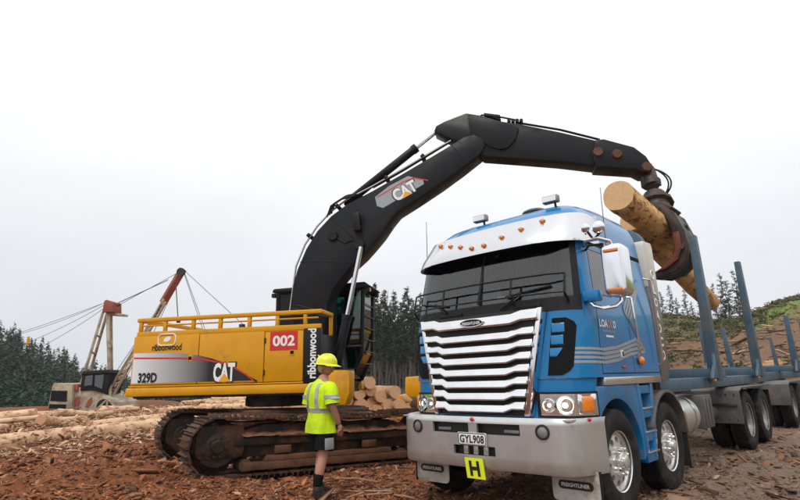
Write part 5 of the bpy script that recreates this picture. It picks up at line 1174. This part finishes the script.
# ================================================================== yarder on the far edge of the landing
YY0 = 38.0
yd = empty('yarder', at_depth(82, 411, YY0), 0); yd.location.z = 0; tag(yd, 'cream and red yarder with A-frame gantry and leaning boom beyond the log pile', 'yarder')
YB = yd.location.copy()
def yp(px, py, dy=0): return at_depth(px, py, YY0+dy)-YB
def yprism(nm, m, pts, d0, d1, par=yd, bev=.03):
    P = [yp(a, b, d0) for a, b in pts]; return MB().prism([(p.x, p.z) for p in P], d0, d1, 'y').build(nm, m, par, bev)
body = yprism('machine_body', 'cream', ((70, 412), (72, 388), (92, 386), (118, 402), (118, 413)), -1.2, 1.6)
rad = yprism('radiator_housing', 'cream', ((47, 412), (52, 386), (54, 383), (72, 384), (72, 412)), -1.5, 1.6)
for i in range(5): yprism('radiator_slat', 'black', ((51.8+.1*i, 391+2.1*i), (66.5, 391.3+2.1*i), (66.5, 392.4+2.1*i), (51.6, 392.1+2.1*i)), -1.56, -1.50, rad, 0)
yprism('radiator_opening', 'dark', ((51.5, 390.5), (67, 390.8), (66.3, 401.5), (50, 401)), -1.53, -1.49, rad, 0); yprism('radiator_opening', 'dark', ((49.5, 404), (66, 404.5), (65.5, 409), (48.8, 408.5)), -1.53, -1.49, rad, 0)
for px in (51, 59): 
    p = yp(px, 386, -.8); MB().cyl(p, p+Vector((0, 0, 0.2)), .1, n=8).build('filler_cap', 'frame', rad)
p = yp(63, 384, -.5); MB().tube([p, p+Vector((.05, 0, .8)), p+Vector((.2, 0, .9))], .10, 8).build('exhaust_stack', 'frame', rad)
ycab = yprism('operator_cab', 'black', ((80, 391), (82, 375), (85, 372), (107, 371), (110, 374), (106, 394), (92, 390)), -1.3, .6)
yprism('cab_glass', 'sideglass', ((84, 386), (85.5, 376), (93, 375), (92, 385)), -1.36, -1.31, ycab, 0); yprism('cab_glass', 'sideglass', ((94.5, 386), (95, 375.5), (104, 374.5), (102, 389)), -1.36, -1.31, ycab, 0)
yprism('cab_roof', 'black', ((81, 375), (83, 371), (108, 369.5), (110, 373)), -1.5, .8, ycab); yprism('red_tank', 'oxide', ((73, 391), (74, 384), (78, 384), (78, 391)), -1.3, -.6, yd)
for pts in (((74, 405), (75, 398), (78, 396), (80, 401), (78, 407)), ((85, 407), (88, 400), (92, 397), (92, 402), (88, 408))): yprism('painted_emblem', 'oxide', pts, -1.23, -1.205, body, 0)
c = yp(104, 406, -1.3); MB().lathe([(0, -.12), (.42, -.12), (.46, -.1), (.46, .1), (.30, .12), (.25, .2), (0, .2)], c, (0, 1, 0), 24).build('winch_drum', 'black', yd)
for a, b in (((96, 410), (108, 399)), ((108, 399), (118, 411)), ((96, 411), (118, 412)), ((112, 411), (113, 403)), ((106, 411), (108, 399))): MB().cyl(yp(*a, -1.5), yp(*b, -1.5), .07, n=6).build('guard_tube', 'cream', yd)
# gantry
for (a, b, d, r) in (((81, 385), (103, 312), -1.2, .12), ((86, 387), (107, 313), 1.0, .12), ((110, 400), (107.5, 312), -1.0, .13), ((112, 398), (111, 312), 1.0, .12)):
    MB().tube([yp(*a, d), yp(*b, d*.3)], r, 4).build('gantry_leg', 'cream', yd, .02)
for t in (.22, .45, .68): MB().cyl(yp(lerp(81, 103, t), lerp(385, 312, t), -1.2*(1-.7*t)), yp(lerp(86, 107, t), lerp(387, 313, t), 1-.7*t), .08, n=6).build('gantry_rung', 'cream', yd)
for t in (.3, .6): MB().cyl(yp(lerp(110, 107.5, t), lerp(400, 312, t), -1), yp(lerp(112, 111, t), lerp(398, 312, t), 1), .08, n=6).build('gantry_rung', 'cream', yd)
yprism('gantry_head', 'oxide', ((102, 312), (104, 301), (106, 299.5), (113, 302), (113, 312)), -.6, .6); yprism('head_arm', 'cream', ((108, 312), (124, 314), (124, 316), (108, 315)), -.3, .3)
yprism('head_arm', 'oxide', ((110, 306), (118, 302.5), (119, 304), (111, 309)), -.2, .2)
# leaning boom
def spar(nm, m, a, b, w, d, par=yd): return MB().tube([yp(*a, d), yp(*b, d)], w, 4).build(nm, m, par, .02)
for d in (-.8, .6):
    spar('boom_spar', 'cream', (109, 391), (164, 299), .11, d); spar('boom_spar', 'cream', (113.5, 395), (166, 302), .11, d)
for i in range(14):
    t = i/14; t2 = (i+1)/14; MB().cyl(yp(lerp(109, 164, t), lerp(391, 299, t), -.8), yp(lerp(113.5, 166, t2), lerp(395, 302, t2), -.8), .05, n=5).build('boom_lattice', 'cream', yd); MB().cyl(yp(lerp(111, 165, t), lerp(393, 300, t), -.8), yp(lerp(111, 165, t2), lerp(393, 300, t2), .6), .06, n=5).build('boom_lattice', 'cream', yd)
spar('boom_head', 'oxide', (163, 303), (183, 269), .32, -.1); MB().lathe([(0, -.1), (.30, -.1), (.24, 0), (.30, .1), (0, .1)], yp(181, 272, -.7), (0, 1, 0), 18).build('sheave', 'frame', yd)
for i, (x0, y0) in enumerate(((154.5, 317), (156.5, 313.5), (158.5, 310), (160.5, 306.5))): yprism('painted_letter', 'bprint', ((x0-1.2, y0+.8), (x0+.6, y0-2.0), (x0+1.7, y0-1.4), (x0-.1, y0+1.4)), -1.12, -1.09, yd, 0)
# ropes
def rope(a, b, da=0, db=0, r=.022, sag=0): 
    A_, B_ = yp(*a, da), yp(*b, db); MB().tube([A_.lerp(B_, i/8)+Vector((0, 0, -sag*4*(i/8)*(1-i/8))) for i in range(9)], r, 5).build('wire_rope', 'cable', yd)
for a, b, d in (((104, 303), (12, 336), 6), ((104, 305), (20, 345), 8), ((103, 309), (30, 352), 10), ((104, 303), (-60, 356), 5)): rope(a, b, 0, d, .018, .2)
rope((118, 303), (168, 280), 0, -.2, .035); rope((119, 305), (183, 270), 0, -.2)
for a, b in (((181, 272), (120, 390)), ((182, 273), (122, 398)), ((178, 280), (116, 372)), ((183, 270), (208, 345)), ((184, 271), (230, 398)), ((186, 272), (260, 340))): rope(a, b, 0, .5)
rope((176, 285), (178, 318), -.3, -.3, .04); MB().box(yp(178.5, 320, -.3), (.25, .2, .4)).build('rigging_block', 'frame', yd, .03)
for px, py in ((28, 341), (131, 342)):
    if px < 100: MB().box(yp(px, py, 5.5), (.16, .16, .75)).build('rope_marker', 'yellow', yd, .03)
yprism('crawler_base', 'undercar', ((52, 416), (52, 411), (116, 411), (116, 417)), -1.7, 1.7)

# ================================================================== the person
pe = empty('person', (-1.085, 7.12, float(gz(-1.085, 7.12))), R_(42)); pe.scale = (1.06, 1.04, .965)      # local x = facing direction
tag(pe, 'person in hi-vis yellow shirt, black shorts and yellow hard hat beside the tracks', 'person')
def skin(name, verts, edges, m, parent, sub=2, root=0):
    me = bpy.data.meshes.new(name); me.from_pydata([v[:3] for v in verts], [], [] if False else []); me = bpy.data.meshes.new(name)
    me.from_pydata([v[:3] for v in verts], edges, []); o = bpy.data.objects.new(name, me); COL.objects.link(o)
    o.modifiers.new('s', 'SKIN'); sl = me.skin_vertices[0].data
    for i, v in enumerate(verts):
        r = v[3]; sl[i].radius = r if isinstance(r, tuple) else (r, r); sl[i].use_root = (i == root)
    ss = o.modifiers.new('u', 'SUBSURF'); ss.levels = ss.render_levels = sub; ss.use_limit_surface = False
    dg = bpy.context.evaluated_depsgraph_get(); me2 = bpy.data.meshes.new_from_object(o.evaluated_get(dg)); bpy.data.objects.remove(o)
    for p in me2.polygons: p.use_smooth = True
    me2.materials.clear(); me2.name = name; return link(name, me2, m, parent)
# body: y+ is the person's left.  Slight lean, head turned to the right
B = [(0, 0, .96, .115), (.0, 0, 1.12, .11), (.01, 0, 1.28, .12), (.0, 0, 1.40, .10), (.02, 0, 1.50, .062), (.045, -.005, 1.57, .055),
     (0, .095, .88, .09), (.04, .115, .70, .082), (.085, .13, .50, .060), (.075, .14, .36, .062), (.06, .15, .12, .040), (.065, .15, .06, .045),
     (0, -.095, .88, .09), (-.04, -.12, .70, .082), (-.06, -.135, .50, .060), (-.11, -.145, .36, .062), (-.15, -.155, .12, .040), (-.14, -.155, .06, .045),
     (.0, .17, 1.41, .058), (-.02, .235, 1.27, .050), (-.01, .265, 1.13, .045), (.08, .25, 1.0, .036), (.12, .24, .90, .028),
     (.0, -.17, 1.41, .058), (-.02, -.235, 1.27, .050), (-.015, -.275, 1.13, .045), (.05, -.27, .98, .037), (.085, -.26, .90, .028)]
E_ = [(0, 1), (1, 2), (2, 3), (3, 4), (4, 5), (0, 6), (6, 7), (7, 8), (8, 9), (9, 10), (10, 11), (0, 12), (12, 13), (13, 14), (14, 15), (15, 16), (16, 17), (3, 18), (18, 19), (19, 20), (20, 21), (21, 22), (3, 23), (23, 24), (24, 25), (25, 26), (26, 27)]
bodyo = skin('body', B, E_, 'skin', pe)
def hand(wr, d, side):
    # palm and five fingers, hanging and slightly curled; d = direction down the hand
    wr = Vector(wr); d = Vector(d).normalized(); f = Vector((1, 0, 0)); n = Vector((0, -side, 0)); V = [(*wr, .024), (*(wr+d*.045), (.034, .016)), (*(wr+d*.085), (.038, .014))]; Ed = [(0, 1), (1, 2)]
    for k, (o, l) in enumerate(((.030, .068), (.010, .078), (-.010, .073), (-.030, .058))):
        b = wr+d*.09+f*o; i = len(V); V += [(*b, .0095), (*(b+d*l*.5+n*.010), .0085), (*(b+d*l*.9+n*.028), .0075)]; Ed += [(2, i), (i, i+1), (i+1, i+2)]
    b = wr+d*.035+f*.038; i = len(V); V += [(*b, .011), (*(b+d*.03+f*.014+n*.008), .010), (*(b+d*.058+f*.012+n*.016), .0085)]; Ed += [(1, i), (i, i+1), (i+1, i+2)]
    return skin('hand', V, Ed, 'skin', bodyo, 1)
hand((.12, .24, .91), (.25, 0, -1), 1); hand((.085, -.26, .91), (.2, 0, -1), -1)
# head, turned towards the truck (right)
hd = Matrix.Translation((.06, -.01, 1.665)) @ Matrix.Rotation(R_(-55), 4, 'Z') @ Matrix.Rotation(R_(6), 4, 'Y')
mb = MB(hd); n_, m_ = 24, 18; vs = []; fs = []
for j in range(m_+1):
    th = math.pi*j/m_; cz, sz = math.cos(th), math.sin(th)
    for k in range(n_):
        a = 2*math.pi*k/n_; x, y, z = sz*math.cos(a)*.098, sz*math.sin(a)*.076, cz*.122
        if z < 0: x *= 1-.10*(-z/.122); y *= 1-.28*(-z/.122)
        fr_ = max(0, math.cos(a))*sz
        if fr_ > .5:
            nose = math.exp(-(((y)/.014)**2))*math.exp(-(((z+.022)/.026)**2)); x += .026*nose
            x += .008*math.exp(-((y/.02)**2))*math.exp(-(((z+.065)/.009)**2))+.012*math.exp(-((y/.03)**2))*math.exp(-(((z+.105)/.02)**2))
            x -= .012*math.exp(-(((abs(y)-.032)/.016)**2))*math.exp(-((z/.014)**2))
        vs.append((x, y, z))
for j in range(m_):
    for k in range(n_): fs.append((j*n_+k, (j+1)*n_+k, (j+1)*n_+(k+1) % n_, j*n_+(k+1) % n_))
mb.add(vs, fs); head = mb.build('head', 'skin', pe, smooth=180)
for y in (-1, 1):
    q = MB(hd); q.ball((-.005, y*.076, -.012), .032, 10, 8, (.62, .32, 1)); q.build('ear', 'skin', head, smooth=180)
    q = MB(hd); q.ball((.086, y*.032, .0), .012, 10, 8); q.build('eye', 'wplain', head, smooth=180)
q = MB(hd); q.tube([(.091, -.024, -.062), (.099, 0, -.060), (.091, .024, -.062)], .005, 6); q.build('mouth', 'rust', head)
q = MB(hd); rows = []
for z, e in ((.05, .006), (.02, .010), (-.02, .012), (-.055, .010), (-.08, .004)):
    s_ = math.sqrt(max(.05, 1-(z/.122)**2)); rows.append([(math.cos(a)*(.098*s_+e), math.sin(a)*(.076*s_+e), z+.006*math.sin(a*9)) for a in np.linspace(R_(100), R_(260), 16)])
q.grid(rows); q.build('hair', 'hair', head, smooth=60, solid=.006)
q = MB(hd)
pr = [(.125, .030), (.122, .045), (.119, .075), (.108, .110), (.085, .138), (.05, .155), (0, .162)]; q.lathe(pr, (-.004, 0, 0), (0, 0, 1), 32); q.v = [hd @ (Vector(((hd.inverted() @ p).x*1.12, (hd.inverted() @ p).y*.96, (hd.inverted() @ p).z))) for p in q.v]
hat = q.build('hard_hat', 'hat', pe, smooth=60, solid=.004)
q = MB(hd); rows = []
for r_, dz_ in ((1.0, .034), (1.22, .020)): rows.append([(math.cos(a)*.134*(1+(r_-1)*(2.2 if math.cos(a) > .2 else .45)), math.sin(a)*.121*(1+(r_-1)*.5), dz_-(.012 if math.cos(a) > .2 and r_ > 1 else 0)) for a in np.linspace(0, 2*math.pi, 41)])
q.grid(rows); q.build('brim', 'hat', hat, smooth=60, solid=.005)
q = MB(hd); q.tube([(-.13+.0, 0, .150)]+[(lerp(-.11, .11, i/8), 0, .165+.006*math.sin(math.pi*i/8)-.05*(abs(i/4-1))**3) for i in range(9)], .012, 6); q.build('hat_ridge', 'hat', hat)
# shirt: loose, over the hips; short sleeves.  Lofted rings (depth, width) around the trunk
def loft(mb, secs, n=40, fold=.0, seed=0):
    rows = []
    for x, y, z, dx, dy in secs:
        rw = []
        for k in range(n+1):
            a = 2*math.pi*(k % n)/n; c_, s_ = math.cos(a), math.sin(a); sx_ = abs(c_)**.8*(1 if c_ > 0 else -1); sy_ = abs(s_)**.8*(1 if s_ > 0 else -1)
            f = 1+fold*mnoise.noise((c_*2.2+seed, s_*2.2, z*7))+fold*.6*mnoise.noise((c_*5, s_*5+seed, z*9)); rw.append((x+sx_*dx*f, y+sy_*dy*f, z))
        rows.append(rw)
    mb.grid(rows); return mb
def tubes(mb, pts, rad, n=20, fold=.08, seed=3):
    P = [Vector(p) for p in pts]; rows = []
    for i, p in enumerate(P):
        d = (P[min(i+1, len(P)-1)]-P[max(i-1, 0)]).normalized(); e1 = d.cross(Vector((1, 0, 0))).normalized(); e2 = d.cross(e1)
        rows.append([p+(e1*math.cos(2*math.pi*(k % n)/n)+e2*math.sin(2*math.pi*(k % n)/n))*rad[i]*(1+fold*mnoise.noise((k % n*.7, i*1.1, seed))) for k in range(n+1)])
    mb.grid(rows); return mb
q = MB(); loft(q, [(-.005, 0, .80, .155, .215), (-.005, 0, .84, .155, .212), (-.008, 0, .92, .15, .205), (-.008, 0, 1.0, .143, .198), (-.006, 0, 1.08, .138, .196), (0, 0, 1.16, .142, .202), (.0, 0, 1.24, .147, .212), (.0, 0, 1.32, .145, .218), (0, 0, 1.38, .132, .212), (.002, 0, 1.42, .115, .185), (.008, 0, 1.455, .094, .135), (.014, 0, 1.48, .075, .09), (.018, 0, 1.50, .066, .072)], 48, .11, 2)
for s_ in (-1, 1): tubes(q, [(0, s_*.12, 1.40), (0, s_*.175, 1.385), (-.012, s_*.225, 1.325), (-.018, s_*.250, 1.25), (-.018, s_*.268, 1.17)], [.07, .088, .088, .085, .090], seed=s_*2+5)
shirt = q.build('shirt', 'shirt', pe, smooth=70)
def ring_on(ob, zc, hh, off, name, m, par, x_rng=None, cx=0, cy=0, filt=lambda p: True):
    # a band wrapped on a garment: radial hull of the mesh near height zc around (cx, cy)
    rows = []
    for z in (zc-hh, zc, zc+hh):
        rad_ = np.zeros(36)
        for v in ob.data.vertices:
            p = v.co
            if abs(p.z-z) < .06 and filt(p):
                a = math.atan2(p.y-cy, p.x-cx); k = int((a+math.pi)/(2*math.pi)*36) % 36; rad_[k] = max(rad_[k], math.hypot(p.x-cx, p.y-cy))
        ok = np.where(rad_ > 0)[0]; rad_ = np.interp(np.arange(36), ok, rad_[ok], period=36); rad_ = (np.roll(rad_, 1)+rad_*2+np.roll(rad_, -1))/4
        rows.append([(cx+math.cos((k+.5)/36*2*math.pi-math.pi)*(rad_[k % 36]+off), cy+math.sin((k+.5)/36*2*math.pi-math.pi)*(rad_[k % 36]+off), z) for k in range(37)])
    q = MB(); q.grid(rows); return q.build(name, m, par, smooth=60)
ring_on(shirt, 1.09, .026, .007, 'reflective_band', 'tape', shirt, filt=lambda p: p.z < 1.165)
for s_ in (-1, 1): ring_on(shirt, 1.265, .022, .008, 'sleeve_band', 'tape', shirt, cx=-.015, cy=s_*.258, filt=lambda p: p.y*s_ > .19)
from mathutils.bvhtree import BVHTree
bv = BVHTree.FromPolygons([v.co.copy() for v in shirt.data.vertices], [tuple(p.vertices) for p in shirt.data.polygons])
for s_ in (-1, 1):
    L_ = []; R2 = []
    for z in np.linspace(1.10, 1.445, 18):
        for lst, dy in ((L_, -.024), (R2, .024)):
            h_ = bv.ray_cast(Vector((-1, s_*.10+dy, z)), Vector((1, 0, 0)))[0]; lst.append((h_.x-.008 if h_ else -.14, s_*.10+dy, z))
    q = MB(); q.grid([L_, R2]); q.build('brace_band', 'tape', shirt, smooth=60)
q = MB(); loft(q, [(0, 0, .95, .12, .165), (0, 0, .88, .132, .18), (-.005, 0, .82, .138, .19), (-.005, 0, .78, .135, .19), (-.003, 0, .75, .06, .12)], 36, .05, 8)
for s_, x0, x1 in ((1, .02, .065), (-1, -.02, -.052)): tubes(q, [(x0*.4, s_*.09, .85), (x0, s_*.10, .76), ((x0+x1)/2, s_*.118, .67), (x1, s_*.127, .585)], [.092, .108, .112, .115], fold=.10, seed=s_+9)
shorts = q.build('shorts', 'shorts', pe, smooth=70)
q = MB(); q.box((-.04, -.238, .675), (.11, .03, .14)); q.build('pocket_patch', 'patch', shorts, .004)
for s_, ank, cal, x0 in ((1, (.06, .15), (.075, .14), 0), (-1, (-.15, -.155), (-.11, -.145), -.09)):
    skin('sock', [(cal[0]-.006, cal[1], .335, .064), (cal[0]-.02, cal[1], .26, .058), (ank[0], ank[1], .14, .047)], [(0, 1), (1, 2)], 'sock', pe, 1)
    skin('boot', [(ank[0], ank[1], .20, .058), (ank[0], ank[1], .10, .058), (ank[0]+.0, ank[1], .045, .052), (ank[0]+.09, ank[1]+.01*s_, .045, (.052, .045)), (ank[0]+.19, ank[1]+.02*s_, .035, (.046, .035)), (ank[0]-.045, ank[1], .04, .042)], [(0, 1), (1, 2), (2, 3), (3, 4), (2, 5)], 'boot', pe, 2, 2)

# ================================================================== damp air over the valley
hz = MB().bx(-338, 338, -48, 428, -26, 95).build('haze', None, None, smooth=0); tag(hz, kind='stuff', label='thin pale haze hanging in the damp valley air', cat='haze')
hm = bpy.data.materials.new('haze_air'); hm.use_nodes = True; ht = hm.node_tree; ht.nodes.clear(); ho = ht.nodes.new('ShaderNodeOutputMaterial'); hv = ht.nodes.new('ShaderNodeVolumePrincipled')
hv.inputs['Color'].default_value = (.90, .93, .97, 1); hv.inputs['Density'].default_value = .00035; ht.links.new(hv.outputs[0], ho.inputs['Volume']); hz.data.materials.append(hm)
